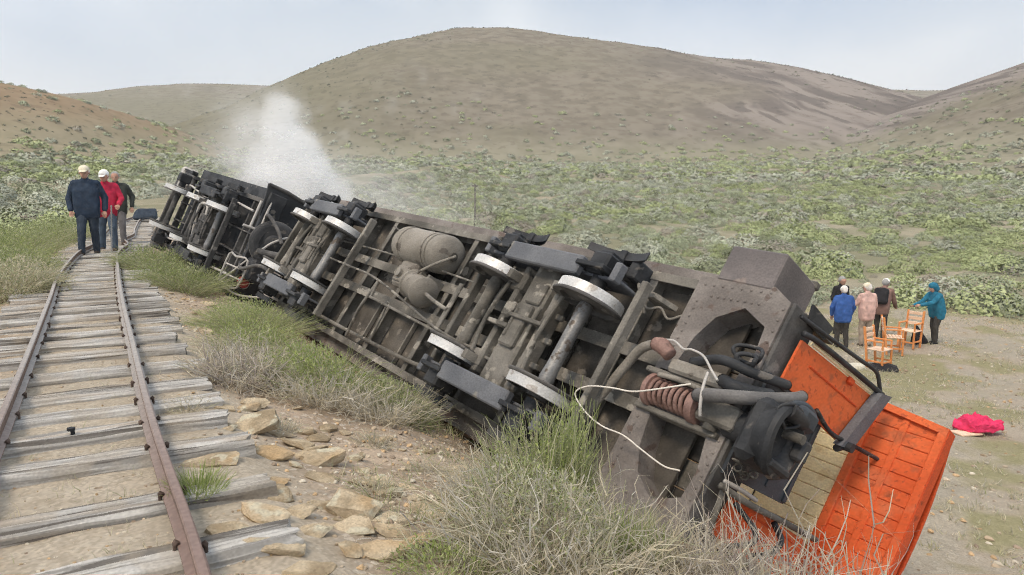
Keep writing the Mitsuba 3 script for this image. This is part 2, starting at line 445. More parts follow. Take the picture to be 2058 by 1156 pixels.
gx, gy = warp(-900, 900, 470, 3.2, 0.3), np.concatenate([[-900, -300, -90, -30, -10], warp(-5, 1600, 470, 3.4, 3.4)])
scene['ground'] = mikit.ply(grid_mesh(gx, gy, base_height), 'ground_soil', smooth=True)
tag('ground', kind='structure', label='dry stony valley ground falling away from the railway bed')
HL = {'hill': 'rusty brown hill on the left, dotted with small bushes', 'hill_001': 'large rounded bare hill in the middle with a rocky right flank',
      'hill_002': 'far pale ridge seen in the two saddles behind the big hill', 'hill_003': 'stony shrub covered hillside rising on the right'}
for k, s in HILLS.items():
    d0, prof = s[0], s[1]
    hx = np.linspace(prof[0][0] * d0, prof[-1][0] * d0, 230)
    hy = np.linspace(s[2] - 0.1 * (d0 - s[2]), s[3] + 0.1 * (s[3] - d0), 150)
    scene[k] = mikit.ply(grid_mesh(hx, hy, lambda x, y: hill_height(s, x, y)), 'hill_soil', smooth=True)
    tag(k, kind='structure', label=HL[k])
# ---------------------------------------------------------------- railway track
def sweep_profile(line, prof):
    """Sweep a closed (across, up) profile along a plan line with heights."""
    t = np.gradient(line[:, :2], axis=0)
    t /= np.linalg.norm(t, axis=1, keepdims=True)
    nrm = np.stack([t[:, 1], -t[:, 0]], 1)
    n = len(prof)
    v = np.zeros((len(line), n, 3))
    for k, (a, h) in enumerate(prof):
        v[:, k, :2] = line[:, :2] + nrm * a
        v[:, k, 2] = line[:, 2] + h
    i = np.arange(n)
    j = (i + 1) % n
    f = np.vstack([np.vstack([np.stack([i, i + n, j + n], 1), np.stack([i, j + n, j], 1)]) + k * n for k in range(len(line) - 1)])
    return trimesh.Trimesh(v.reshape(-1, 3), f, process=False)


RAIL_PROF = [(-0.042, 0), (0.042, 0), (0.042, 0.008), (0.008, 0.02), (0.007, 0.070), (0.020, 0.078), (0.020, 0.097), (0.014, 0.102), (-0.014, 0.102), (-0.020, 0.097), (-0.020, 0.078), (-0.007, 0.070), (-0.008, 0.02), (-0.042, 0.008)]


def rail_line(l, seed):
    z = 0.008 + 0.0 * l[:, 0]
    y = l[:, 1]
    # the wreck pushed the far rails out of line
    w = np.exp(-((y - 18.5) / 2.2) ** 2)
    q = l + np.stack([w * 0.16 * np.sin((y - 15) * 1.1 + seed), w * 0], 1)
    return np.column_stack([q, z])


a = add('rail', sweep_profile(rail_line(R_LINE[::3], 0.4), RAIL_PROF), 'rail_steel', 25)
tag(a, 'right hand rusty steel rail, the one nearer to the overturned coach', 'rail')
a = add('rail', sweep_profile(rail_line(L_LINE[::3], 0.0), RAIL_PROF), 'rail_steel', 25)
tag(a, 'left hand steel rail, the one the two walkers step beside', 'rail')

_T = np.gradient(C_LINE, axis=0)
_T /= np.linalg.norm(_T, axis=1, keepdims=True)
_S = np.concatenate([[0], np.cumsum(np.linalg.norm(np.diff(C_LINE, axis=0), axis=1))])


def sleeper_mesh(L, W, Hh, seed, rough=1.0):
    r = np.random.default_rng(seed)
    nx, prof = 26, []
    ch = 0.022
    w, h = W / 2, Hh
    base = [(-w, -h), (-w, -h * 0.5), (-w, -ch), (-w + ch, 0), (-w * 0.5, 0), (-w * 0.2, 0), (w * 0.15, 0), (w * 0.5, 0), (w - ch, 0), (w, -ch), (w, -h * 0.5), (w, -h)]
    n = len(base)
    xs = np.linspace(-L / 2, L / 2, nx)
    v, uv = np.zeros((nx, n, 3)), np.zeros((nx, n, 2))
    acc = np.concatenate([[0], np.cumsum([math.hypot(base[k + 1][0] - base[k][0], base[k + 1][1] - base[k][1]) for k in range(n - 1)])])
    for i, x in enumerate(xs):
        e = 1 - 0.06 * max(0, abs(x) / (L / 2) - 0.93) / 0.07
        for k, (a, b) in enumerate(base):
            v[i, k] = (x, a * e, b)
            uv[i, k] = (x + seed * 3.17, acc[k] + seed * 1.31)
    q = v.reshape(-1, 3)
    q2 = q * np.array([2.5, 26, 26]) + seed * 7.7
    q = q + np.stack([0 * q[:, 0], (nfbm(q2, 3, 4) - 0.5) * 0.026 * rough, (nfbm(q2 + 50, 3, 5) - 0.5) * 0.034 * rough], 1)
    # ragged ends
    end = np.abs(v.reshape(-1, 3)[:, 0]) > L / 2 - 1e-6
    q[end, 0] += np.sign(q[end, 0]) * r.uniform(-0.03, 0.02, end.sum())
    i = np.arange(n - 1)
    f = [np.vstack([np.stack([i, i + n, i + n + 1], 1), np.stack([i, i + n + 1, i + 1], 1)]) + k * n for k in range(nx - 1)]
    U = uv.reshape(-1, 2)
    vs = [q]
    us = [U]
    for s, off in ((0, 0), (nx - 1, (nx - 1) * n)):
        ring = q[off:off + n]
        base_i = sum(len(a) for a in vs)
        vs.append(np.vstack([ring, ring.mean(0)]))
        us.append(np.vstack([U[off:off + n] * 0 + ring[:, 1:3] * [0.3, 1] + 9.1 * seed, [ring.mean(0)[1] * 0.3 + 9.1 * seed, ring.mean(0)[2]]]))
        tri = np.stack([i, i + 1, i * 0 + n], 1) + base_i
        f.append(tri if s else tri[:, ::-1])
    return trimesh.Trimesh(np.vstack(vs), np.vstack(f), process=False), np.vstack(us)


# nearest first: (distance along the line given by the y of the centre line, length shift, yaw jitter, lift)
y_near = [0.80, 1.38, 1.95, 2.49, 3.08, 3.68, 4.11, 4.50, 4.97, 5.50, 6.07, 6.60]
ys, yy = list(y_near), 7.06
while yy < 34:
    ys.append(yy)
    yy += 0.41 + 0.11 * rng.random()
ORD = 'first second third fourth fifth sixth seventh eighth ninth tenth eleventh twelfth'.split()
for i, y0 in enumerate(ys):
    k = int(np.argmin(np.abs(C_LINE[:, 1] - y0)))
    c, t = C_LINE[k], _T[k]
    m, uv = sleeper_mesh(1.60 + 0.16 * rng.random(), 0.17 + 0.07 * rng.random(), 0.17, i + 1, 1.25)
    ang = math.atan2(-t[0], t[1]) + rng.normal() * 0.035
    ca, sa = math.cos(ang), math.sin(ang)
    lift = 0.012 * rng.normal()
    off = rng.normal() * 0.04
    v = np.array(m.vertices)
    v[:, 0] += off
    w = np.stack([c[0] + v[:, 0] * ca - v[:, 1] * sa, c[1] + v[:, 0] * sa + v[:, 1] * ca, v[:, 2] + min(lift, 0.006)], 1)
    kk = add('sleeper', trimesh.Trimesh(w, m.faces, process=False), 'sleeper_wood', False, uv=uv)
    o = i - 3
    if 0 <= o < 12:
        tag(kk, ORD[o] + ' grey timber sleeper counted from the bottom edge of the photo', 'sleeper', 'grey timber sleepers under the rails')
    else:
        tag(kk, 'weathered grey timber sleeper in the farther part of the track' if o >= 12 else 'grey timber sleeper under the viewer, below the bottom edge', 'sleeper', 'grey timber sleepers under the rails')
# rail spikes on the near sleepers: parts of the rails they hold down
for i, y0 in enumerate(ys[:26]):
    for line, name in ((R_LINE, 'rail'), (L_LINE, 'rail_001')):
        k = int(np.argmin(np.abs(C_LINE[:, 1] - y0)))
        j = int(np.argmin(((line - C_LINE[k]) ** 2).sum(1)))
        t = unit(line[min(j + 1, len(line) - 1)] - line[j - 1])
        nn = np.array([t[1], -t[0]])
        for sgn in (-1, 1):
            p = line[j] + nn * 0.052 * sgn + t * rng.normal() * 0.03
            m = cat([cyl([p[0], p[1], -0.02], [p[0], p[1], 0.022], 0.008, 6), cyl([p[0], p[1], 0.018], [p[0] - nn[0] * sgn * 0.01, p[1] - nn[1] * sgn * 0.01, 0.031], 0.014, 6)])
            add(name + '__spike', m, 'spike_rust', 40)
# ---------------------------------------------------------------- the overturned coach
# own axes: s along the coach towards its near end, w across (up the picture side), n out of its underside
CM = np.array([[0.57989599, 0.48433136, -0.65509066], [-0.81220214, 0.28089455, -0.51129828], [-0.06362639, 0.82856586, 0.55626459]])
CO = np.array([-0.48798011, 6.54289688, 0.41404876])
COACH = 'passenger_coach'
tag(COACH, 'overturned narrow gauge coach showing its dusty underside, with an orange end platform', 'railway coach')
TM, TO = CM, CO


def part(name, mesh, mat, smooth=30, root=None, **kw):
    v = np.asarray(mesh.vertices) @ TM.T + TO
    return add((root or COACH) + '__' + name, trimesh.Trimesh(v, mesh.faces, process=False), mat, smooth, **kw)


HS = 0.555          # the underframe's lower face lies at n = -HS
WS = 0.866          # half width over the sole bars
S0, S1 = -5.45, 2.06
# sole bars (channels): web and two flanges each
for sg in (1, -1):
    part('sole_bar', cat([cbox((S0, sg * (WS - .014), -HS - .17), (S1, sg * WS, -HS), .003), cbox((S0, sg * (WS - .075), -HS - .012), (S1, sg * (WS + .002), -HS + .004), .003),
                          cbox((S0, sg * (WS - .075), -HS - .172), (S1, sg * (WS + .002), -HS - .158), .003)]), 'dusty_steel')
# floor boards across the coach, with open joints
wdt = [0.46, 0.52, 0.40, 0.55, 0.50, 0.44, 0.53, 0.48, 0.50, 0.42, 0.55, 0.5, 0.47, 0.52, 0.48, 0.5]
s = S0
for k, d in enumerate(wdt):
    e = min(s + d, S1 + .9)
    if e - s > 0.05:
        dn = 0.006 * ((k * 7) % 5 - 2)
        part('floor_board', cbox((s + .008, -0.92, -HS - .215 + dn), (e - .008, 0.92, -HS - .178 + dn), .005), 'floor_timber')
    s = e
# centre sills and cross members
for sg in (1, -1):
    part('centre_sill', cat([cbox((S0, sg * .19 - .012, -HS - .16), (2.0, sg * .19 + .012, -HS), .003), cbox((S0, sg * .19 - .055, -HS - .012), (2.0, sg * .19 + .055, -HS + .003), .003)]), 'dusty_steel')
for sc in (-5.42, -4.9, -3.60, -2.98, -2.05, -1.1, -0.28, 0.62, 1.50):
    for lo, hi in ((-WS + .02, -.205), (-.178, .178), (.205, WS - .02)):
        part('cross_member', cat([cbox((sc - .012, lo, -HS - .15), (sc + .012, hi, -HS - .01), .003), cbox((sc - .04, lo, -HS - .022), (sc + .04, hi, -HS - .008), .003)]), 'dusty_steel')
# thin stiffeners under the lower bay
for sc in (-2.45, -1.55, -.7):
    part('stiffener', cbox((sc - .012, -WS + .03, -HS - .17), (sc + .012, -.22, -HS - .12), .003), 'dusty_steel')
# truss and brake rods
part('brake_rod', tube([(-4.6, .02, -.33), (-3.1, -.01, -.29), (-2.06, -.05, -.28), (-.51, -.29, -.27), (.3, -.33, -.27)], .013, 8), 'dusty_steel')
part('brake_rod', tube([(-2.06, -.26, -.30), (-1.0, -.30, -.30), (.41, -.35, -.30), (1.3, -.38, -.31)], .015, 8), 'dusty_steel')
part('brake_rod', tube([(-4.9, .30, -.46), (-2.3, .33, -.44), (-.3, .30, -.46)], .011, 8), 'dusty_steel')
part('rod_hanger', tube([(-2.27, -.76, -.40), (-2.16, -.45, -.31), (-2.06, -.04, -.29)], .017, 8, 4), 'dusty_steel')
part('rod_hanger', tube([(-1.72, -.67, -.40), (-1.64, -.24, -.31)], .013, 8, 2), 'dusty_steel')
part('rod_hanger', tube([(-2.06, -.05, -.29), (-2.06, -.26, -.31)], .017, 8, 2), 'dusty_steel')
# long sill pipe
part('train_pipe', tube([(-5.2, -.70, -HS + .03), (-3.0, -.71, -HS + .035), (-1.8, -.70, -HS + .03), (-.75, -.67, -HS + .035), (-.45, -.55, -HS + .03)], .022, 10), 'dusty_steel')
# air tank with straps, pipe and the brake cylinder
tc, tw, tn, tr = -1.72, .50, -.44, .215
prof = [(0, -.56), (.09, -.555), (.16, -.53), (.20, -.495), (tr, -.45), (tr, .45), (.20, .495), (.16, .53), (.09, .555), (0, .56)]
tank = part('air_tank', lathe(prof, (tc, tw, tn), (1, 0, 0), 40), 'tank_grey', 40)
for ds in (-.33, .22, .30):
    part('air_tank__strap', lathe([(tr + .001, -.02), (tr + .009, -.02), (tr + .009, .02), (tr + .001, .02)], (tc + ds, tw, tn), (1, 0, 0), 40), 'tank_grey', 30)
part('air_tank__flange', lathe([(0, .556), (.045, .556), (.05, .562), (.05, .58), (.045, .586), (0, .586)], (tc, tw, tn), (1, 0, 0), 20), 'dusty_steel')
part('air_tank__pipe', tube([(tc + .58, tw, tn), (tc + .66, tw - .02, tn + .05), (tc + .55, tw - .2, tn + .16), (tc + .2, tw - .38, tn + .12), (tc - .1, tw - .46, tn + .02)], .016, 8), 'tank_grey')
bc = (-1.30, .03, -.36)
part('brake_cylinder', cat([lathe([(0, -.20), (.15, -.20), (.165, -.185), (.165, -.16), (.145, -.15), (.145, .12), (.165, .13), (.165, .16), (.12, .20), (.05, .215), (0, .215)], bc, (1, -.15, .1), 32)]), 'tank_grey', 35)
part('brake_cylinder__bracket', cat([cbox((bc[0] - .13, bc[1] - .18, -HS), (bc[0] - .09, bc[1] + .18, bc[2] + .02)), cbox((bc[0] + .05, bc[1] - .18, -HS), (bc[0] + .09, bc[1] + .18, bc[2] + .02))]), 'dusty_steel')
part('valve_box', cat([cbox((-1.95, -.02, -HS), (-1.58, .30, -.36), .03), cbox((-1.9, .03, -.37), (-1.65, .22, -.33), .02), cyl((-1.78, .12, -.35), (-1.78, .12, -.29), .05, 14)]), 'tank_grey')
part('piston_rod', tube([(-1.08, .0, -.34), (-.86, -.04, -.33), (-.55, -.08, -.32)], .02, 8, 3), 'dusty_steel')
part('brake_lever', cbox((-.60, -.32, -.345), (-.53, .22, -.32), .008), 'dusty_steel')

WR = 0.284


def wheel_mesh(c, sg, axis_n=40):
    """The dirty disc and hub, coloured darker to paint in their shade, and the worn bright tyre with its flange on the inner side."""
    a = -.052
    disc = [(.05, -.075), (.05, -.03), (.09, -.045), (WR - .06, -.02), (WR - .045, a), (WR + .020, a), (WR + .024, a + .010), (WR + .018, a + .022), (WR + .003, a + .030)]
    disc2 = [(WR - .012, .062), (WR - .045, .060), (WR - .055, .02), (.1, .035), (.085, .075), (0, .078)]
    tyre = [(WR + .003, a + .030), (WR, a + .040), (WR - .004, .058), (WR - .012, .062)]
    return cat([lathe(disc, c, (0, sg, 0), axis_n), lathe(disc2, c, (0, sg, 0), axis_n)]), lathe(tyre, c, (0, sg, 0), axis_n)


def spring_leaf(c, sg, half, n0, N=6):
    """Laminated bearing spring above a journal box."""
    ms = []
    for k in range(N):
        h = half * (1 - k / (N + .6))
        xs = np.linspace(-h, h, 9)
        top = [(c[0] + x, n0 - .014 * k - .10 * (x / half) ** 2 * 0 + .09 * (x / half) ** 2) for x in xs]
        poly = top + [(x, y - .011) for x, y in top[::-1]]
        ms.append(prism(poly, 1, c[1] - .035, c[1] + .035))
    ms.append(cbox((c[0] - .035, c[1] - .045, n0 - .02 - .014 * N), (c[0] + .035, c[1] + .045, n0 + .02)))
    return cat(ms)


def bogie(root, name, sa, sb, M_='black_iron', plate='grey_plate', dust='dusty_steel', wheels='wheel_tread', ends=(.32, .48)):
    """A four wheel bogie with outside frames; returns nothing, adds parts name__..."""
    b = key_for(root + '__' + name)[len(root) + 2:]
    mid = (sa + sb) / 2
    for sx in (sa, sb):
        for sg in (1, -1):
            wk = key_for(root + '__' + b + '__wheel')[len(root) + 2:]
            wm = wheel_mesh((sx, sg * .405, -WR), sg)
            part(wk, wm[0], 'black_dust_and_shade', 35, root)  # dark disc colour carries the painted shade of the wheel faces
            part(b + '__tyre', wm[1], wheels, 35, root)
            part(b + '__journal_box', cat([cbox((sx - .10, sg * .60, -WR - .12), (sx + .10, sg * .79, -WR + .12), .02), cbox((sx - .07, sg * .785, -WR - .08), (sx + .07, sg * .82, -WR + .08), .012), cyl((sx, sg * .50, -WR), (sx, sg * .62, -WR), .07, 16)]), M_, 30, root)
            part(b + '__brake_block', prism([(sx + (1 if sx == sa else -1) * (WR * math.cos(t) + o), -WR + WR * math.sin(t) + .0) for o, ts in ((.03, np.linspace(-.5, .5, 7)), (.085, np.linspace(.5, -.5, 7))) for t in ts], 1, sg * .405 - .04, sg * .405 + .04), dust, 30, root)
        part(b + '__axle', lathe([(.058, -.36), (.066, -.30), (.058, -.2), (.058, .2), (.066, .30), (.058, .36)], (sx, 0, -WR), (0, 1, 0), 24), 'worn_shaft' if sx == sb else dust, 40, root)
    for sg in (1, -1):
        f = part(b + '__side_frame', cat([cbox((mid - .48, sg * .53, -.19), (mid + .50, sg * .70, -.115), .012), cbox((sa - .26, sg * .58, -WR - .2), (sb + .26, sg * .61, -.22), .01),
                                          cbox((sa - .27, sg * .56, -.25), (sa - .2, sg * .72, -.16), .01), cbox((sb + .2, sg * .56, -.25), (sb + .27, sg * .72, -.16), .01)]), plate, 30, root)
        for sx in (sa, sb):
            part(b + '__leaf_spring', spring_leaf((sx, sg * .87), sg, .34, -WR - .10), M_, 30, root)
            part(b + '__axle_guard', cat([cbox((sx - .155, sg * .61, -WR - .16), (sx - .115, sg * .66, -.12), .006), cbox((sx + .115, sg * .61, -WR - .16), (sx + .155, sg * .66, -.12), .006), cbox((sx - .16, sg * .615, -.135), (sx + .16, sg * .655, -.095), .006)]), M_, 30, root)
    part(b + '__end_transom', cat([cbox((sa - ends[0] - .03, -.66, -.36), (sa - ends[0] + .03, .78, -.27), .008)]), dust, 30, root)
    part(b + '__end_transom', cat([cbox((sb + ends[1] - .03, -.74, -.36), (sb + ends[1] + .03, .66, -.27), .008)]), dust, 30, root)
    # bolster, its cross frame and the clutter of brake gear between the axles
    part(b + '__bolster', cat([cbox((mid - .15, -.62, -.44), (mid + .15, .62, -.27), .02), cbox((mid - .10, -.2, -.28), (mid + .10, .2, -.22), .03), cbox((mid - .06, .22, -.28), (mid + .13, .42, -.24), .015)]), dust, 30, root)
    for ds, w0, w1 in ((-.26, -.30, .34), (.27, -.34, .30)):
        part(b + '__transom', cbox((mid + ds - .035, w0 - .2, -.40), (mid + ds + .035, w1 + .2, -.26), .01), dust, 30, root)
    for w in (-.25, -.02, .2):
        part(b + '__stay', cbox((mid - .38, w - .025, -.37), (mid + .38, w + .025, -.33), .008), dust, 30, root)
    part(b + '__brake_beam', tube([(mid - .37, -.42, -.25), (mid - .37, 0, -.20), (mid - .37, .42, -.25)], .02, 8, 4), dust, 30, root)
    part(b + '__brake_beam', tube([(mid + .37, -.42, -.25), (mid + .37, 0, -.20), (mid + .37, .42, -.25)], .02, 8, 4), dust, 30, root)
    part(b + '__brake_lever', cat([cbox((mid - .33, -.06, -.26), (mid - .05, -.02, -.19), .006), cbox((mid - .1, .05, -.25), (mid + .34, .085, -.19), .006), cyl((mid - .05, -.12, -.22), (mid - .05, .14, -.22), .018, 10), cyl((mid + .2, -.14, -.23), (mid + .2, .2, -.23), .016, 10)]), dust, 30, root)
    for a_, b_ in (((-.40, .30, -.36), (-.2, .48, -.25)), ((-.42, -.46, -.36), (-.22, -.3, -.25)), ((.2, -.52, -.38), (.36, -.34, -.27)), ((-.3, .04, -.33), (-.17, .2, -.25))):
        part(b + '__hanger_block', cbox((mid + a_[0], *a_[1:]), (mid + b_[0], *b_[1:]), .02), dust, 30, root)


bogie(COACH, 'bogie', 0.0, 1.241, ends=(.30, .46))
bogie(COACH, 'bogie', -4.835, -3.632, ends=(.40, .56))

# near end: platform floor plate with two eight sided openings
SE = 2.72
OU = [(2.08, .17), (2.13, .43), (2.22, .61), (2.41, .73), (2.62, .63), (2.64, .44), (2.58, .17)]
OL = [(a, -b) for a, b in OU][::-1]
plate_o = [(1.93, -.90), (2.56, -.93), (SE, -.84), (SE, .84), (2.56, .93), (1.93, .90)]
part('end_plate', prism(plate_o, 2, -HS - .02, -HS + .012, holes=[OU, OL, [(1.98, -.135), (1.98, .135), (2.46, .135), (2.46, -.135)]]), 'rusty_plate', 20)
for o in (OU, OL):
    # walls and planks of the well behind each opening
    wl = []
    for k in range(len(o)):
        p, q = np.array(o[k]), np.array(o[(k + 1) % len(o)])
        v = np.array([[*p, -HS], [*q, -HS], [*q, -HS - .26], [*p, -HS - .26]])
        wl.append(trimesh.Trimesh(v, [[0, 1, 2], [0, 2, 3]], process=False))
    part('well_side', cat(wl), 'rusty_plate', False)
    cw = .45 if o is OU else -.45
    part('well_board', cbox((2.0, cw - .32, -HS - .335), (2.74, cw - .12, -HS - .275)), 'floor_timber')
    part('well_board', cbox((2.0, cw - .11, -HS - .325), (2.74, cw + .09, -HS - .270)), 'dusty_steel')
    part('well_board', cbox((2.0, cw + .10, -HS - .335), (2.74, cw + .32, -HS - .275)), 'floor_timber')
# rivets along the plate (one part)
rv = []
for a, b in [((1.97, -.84), (2.55, -.88)), ((2.0, .84), (2.55, .88)), ((2.69, -.78), (2.69, -.2)), ((2.69, .78), (2.69, .2)), ((2.0, .26), (2.0, .7)), ((2.0, -.7), (2.0, -.26)), ((2.5, .78), (2.1, .76)), ((2.5, -.78), (2.1, -.76))]:
    for t in np.linspace(0, 1, 8):
        s_, w_ = a[0] + (b[0] - a[0]) * t, a[1] + (b[1] - a[1]) * t
        rv.append(trimesh.creation.icosphere(1, .011).apply_translation((s_, w_, -HS + .012)))
tag(part('rivet', cat(rv), 'rusty_plate', True), kind='stuff')
# step boxes at both corners
for sg in (1, -1):
    part('step_box', cat([cbox((2.07, sg * .90, -HS - .46), (2.54, sg * 1.19, -HS + .02), .012)]), 'purple_plate', 30)
    part('step_box__tread', cbox((2.06, sg * 1.16, -HS - .48), (2.55, sg * 1.22, -HS - .42), .01), 'dusty_steel')
    part('corner_skirt', prism([(2.50, -HS - .02), (SE + .02, -HS - .16), (SE + .02, -HS - .62), (2.50, -HS - .62)], 1, min(sg * .84, sg * .86), max(sg * .84, sg * .86)), 'dusty_steel')
# end beam: its outer face looks along s
part('end_beam', cbox((SE, -.85, -HS - .33), (SE + .03, .85, -HS - .004), .006), 'black_dust_and_shade')
for sg in (1, -1):
    part('end_beam__gusset', prism([(sg * .80, -HS - .2), (sg * .93, -HS - .16), (sg * .92, -HS - .5), (sg * .80, -HS - .45)][::sg], 0, SE + .03, SE + .05), 'black_iron')

# draw gear between the openings: sills, coil spring, coupler
part('draw_sill', cbox((1.95, .06, -HS - .1), (2.68, .10, -HS + .12), .008), 'dusty_steel')
part('draw_sill', cbox((1.95, -.20, -HS - .1), (2.68, -.16, -HS + .06), .008), 'dusty_steel')
part('draw_sill__cover', cat([cbox((2.15, .10, -HS + .05), (2.64, .20, -HS + .16), .02)]), 'tank_grey')
th = np.linspace(0, 2 * np.pi * 7.5, 170)
part('buffer_spring', tube(np.stack([2.08 + .36 * th / th[-1], -.05 + .085 * np.cos(th), -HS + .06 + .085 * np.sin(th)], 1), .0165, 8, smooth=False), 'pink_rust', True)
part('spring_seat', cyl((2.44, -.05, -HS + .06), (2.50, -.05, -HS + .06), .12, 24), 'pink_rust')
part('spring_seat', cyl((2.04, -.05, -HS + .06), (2.08, -.05, -HS + .06), .12, 24), 'pink_rust')
part('draw_bar', cat([cbox((2.50, -.13, -HS - .02), (2.80, .03, -HS + .13), .02), cyl((2.62, -.17, -HS + .06), (2.62, .1, -HS + .06), .05, 14)]), 'dusty_steel')
# thick vacuum pipe and its bend, pale pipes, hoses
part('vacuum_pipe', tube([(1.44, -.80, -.47), (1.60, -.50, -.45), (1.70, -.22, -.43), (1.80, .05, -.41), (1.88, .18, -.38), (2.00, .245, -.36)], .036, 12), 'tank_grey', True)
part('vacuum_pipe__coupling', tube([(1.99, .245, -.36), (2.07, .24, -.36), (2.15, .20, -.38)], [.048, .060, .05], 14, 4), 'pink_rust', True)
part('pale_pipe', tube([(2.05, .29, -.36), (2.15, .30, -.35), (2.27, .26, -.33), (2.34, .27, -.32), (2.46, .25, -.31), (2.58, .17, -.30), (2.66, .12, -.29)], .0085, 8), 'pale_pipe', True)
part('pale_pipe', tube([(2.56, .15, -.30), (2.60, .04, -.27), (2.63, -.06, -.28), (2.64, -.13, -.32)], .011, 8), 'pale_pipe', True)
part('pale_pipe', tube([(2.12, .05, -.40), (2.3, .06, -.39), (2.5, .05, -.40)], .018, 10), 'tank_grey', True)
tag(part('loose_cord', tube([(2.56, .02, -.20), (2.50, -.02, -.18), (2.36, -.10, -.16), (2.18, -.17, -.17), (1.98, -.20, -.18), (1.76, -.25, -.20), (1.66, -.33, -.22), (1.76, -.41, -.28), (1.92, -.45, -.34), (2.08, -.44, -.40), (2.24, -.47, -.44), (2.42, -.50, -.50), (2.54, -.48, -.52)], .006, 7), 'white_cord', True), 'loose whitish cord looped over the end plate')
part('hose', tube([(2.52, .0, -.36), (2.64, .01, -.30), (2.80, .06, -.32), (2.90, .16, -.50), (2.93, .27, -.72), (2.90, .33, -.84)], [.046, .046, .045, .043, .043, .04], 14), 'dark_hose', True)
part('hose', tube([(2.3, .22, -.44), (2.55, .28, -.38), (2.76, .27, -.42), (2.86, .31, -.60), (2.84, .34, -.72)], .034, 12), 'black_iron', True)
part('hose', tube([(2.60, .16, -.42), (2.74, .13, -.36), (2.84, .16, -.46), (2.88, .20, -.56)], .045, 12), 'black_iron', True)
part('air_hose_ring', tube([(2.66 + .11 * math.cos(t), .40 + .06 * math.sin(t), -HS + .09 + .03 * math.cos(2 * t)) for t in np.linspace(0, 6.6, 22)], .013, 8, 3), 'black_iron', True)
part('air_hose_ring', tube([(2.70 + .07 * math.cos(t), .34 + .05 * math.sin(t), -HS + .13 + .03 * math.cos(2 * t)) for t in np.linspace(0, 6.6, 18)], .016, 8, 3), 'black_iron', True)
# folding fall plate of the gangway with the coupler in front of it
part('fall_plate', cat([prism([(-.37, -.60), (-.31, -1.41), (.355, -1.41), (.355, -.60)], 0, SE + .035, SE + .06)]), 'blue_black_plate', 20)
part('fall_plate__edge_bar', cbox((SE + .058, .315, -1.40), (SE + .075, .352, -.7), .004), 'blue_black_plate')
part('fall_plate__edge_bar', cbox((SE + .058, -.30, -1.405), (SE + .075, .31, -1.36), .004), 'blue_black_plate')
part('fall_plate__crease', cbox((SE + .058, -.28, -1.12), (SE + .07, .30, -1.09), .004), 'blue_black_plate')
part('coupler', cat([cyl((2.70, -.06, -.55), (2.98, -.06, -.56), .10, 20), cbox((2.86, -.26, -.76), (3.02, .16, -.40), .05)]), 'black_iron', 30)
part('coupler__bell', lathe([(.0, .02), (.12, .02), (.15, .10), (.20, .13), (.235, .12), (.245, .09), (.20, .03), (.19, -.02), (.12, -.06)], (2.98, -.05, -.56), (1, .05, -.12), 32), 'black_iron', 40)
part('coupler__knuckle', cat([cyl((3.08, .13, -.46), (3.06, .13, -.70), .05, 14), cbox((3.05, -.24, -.70), (3.14, -.18, -.44), .02), cbox((3.06, -.1, -.80), (3.14, .04, -.70), .015)]), 'black_iron', 35)
part('coupler__jaw', cat([cbox((2.98, .10, -.86), (3.08, .24, -.66), .03), cbox((2.96, -.20, -.95), (3.04, .02, -.80), .03)]), 'blue_black_plate', 35)
part('coupler__pin', cyl((2.98, .02, -.64), (3.15, .02, -.64), .032, 16), 'dusty_steel')
part('coupler__chain_link', tube([(3.08 + .02 * math.sin(3 * t), .10 + .075 * math.cos(t), -.50 + .11 * math.sin(t)) for t in np.linspace(0, 6.3, 16)], .011, 7, 2), 'black_iron', True)
part('coupler__arm', tube([(2.9, .18, -.62), (3.0, .25, -.72), (2.98, .25, -.92), (2.86, .22, -1.05)], .022, 8), 'blue_black_plate', True)
part('safety_chain', cat([tube([(2.82 + .03 * math.cos(a), w_ + .026 * math.sin(a) * (k % 2), n_ + .03 * math.sin(a) * ((k + 1) % 2)) for a in np.linspace(0, 6.3, 9)], .007, 6, 1) for k, (w_, n_) in enumerate([(-.26, -.62), (-.29, -.66), (-.31, -.71), (-.31, -.76), (-.29, -.81), (-.27, -.85)])]), 'dusty_steel', True)

# orange platform screens either side of the gangway, with pressed panel lines
up_edge = [(.345, -.70), (.345, -.95), (.31, -.98), (.30, -1.74), (.76, -1.93), (.665, -.72)]
lo_edge = [(-.45, -.78), (-.44, -1.84), (-.80, -1.93), (-.73, -.72)]
SP = SE + .065
part('platform_screen', prism(up_edge, 0, SP, SP + .02), 'orange_paint', 20)
part('platform_screen', prism(lo_edge[::-1], 0, SP, SP + .02), 'orange_paint', 20)
for n_, p_, q_ in (('platform_screen', (.565, -.92), (.60, -1.70)), ('platform_screen_001', (-.60, -.95), (-.61, -1.75)), ('platform_screen_001', (-.50, -.95), (-.50, -1.75))):
    part(n_ + '__moulding', tube([(SP + .02, *p_), (SP + .02, *q_)], .009, 6, smooth=False), 'dark_orange_paint')
part('platform_screen__edge_strip', tube([(SP + .02, .70, -.84), (SP + .02, .775, -1.86)], .016, 8, smooth=False), 'cream_paint')
part('platform_screen__lock', cat([cbox((SP + .02, .68, -1.50), (SP + .05, .73, -1.42), .01)]), 'dark_orange_paint')
part('platform_screen__bead', tube([(SP + .02, .33, -1.0), (SP + .02, .33, -1.72)], .012, 8, smooth=False), 'dark_orange_paint')
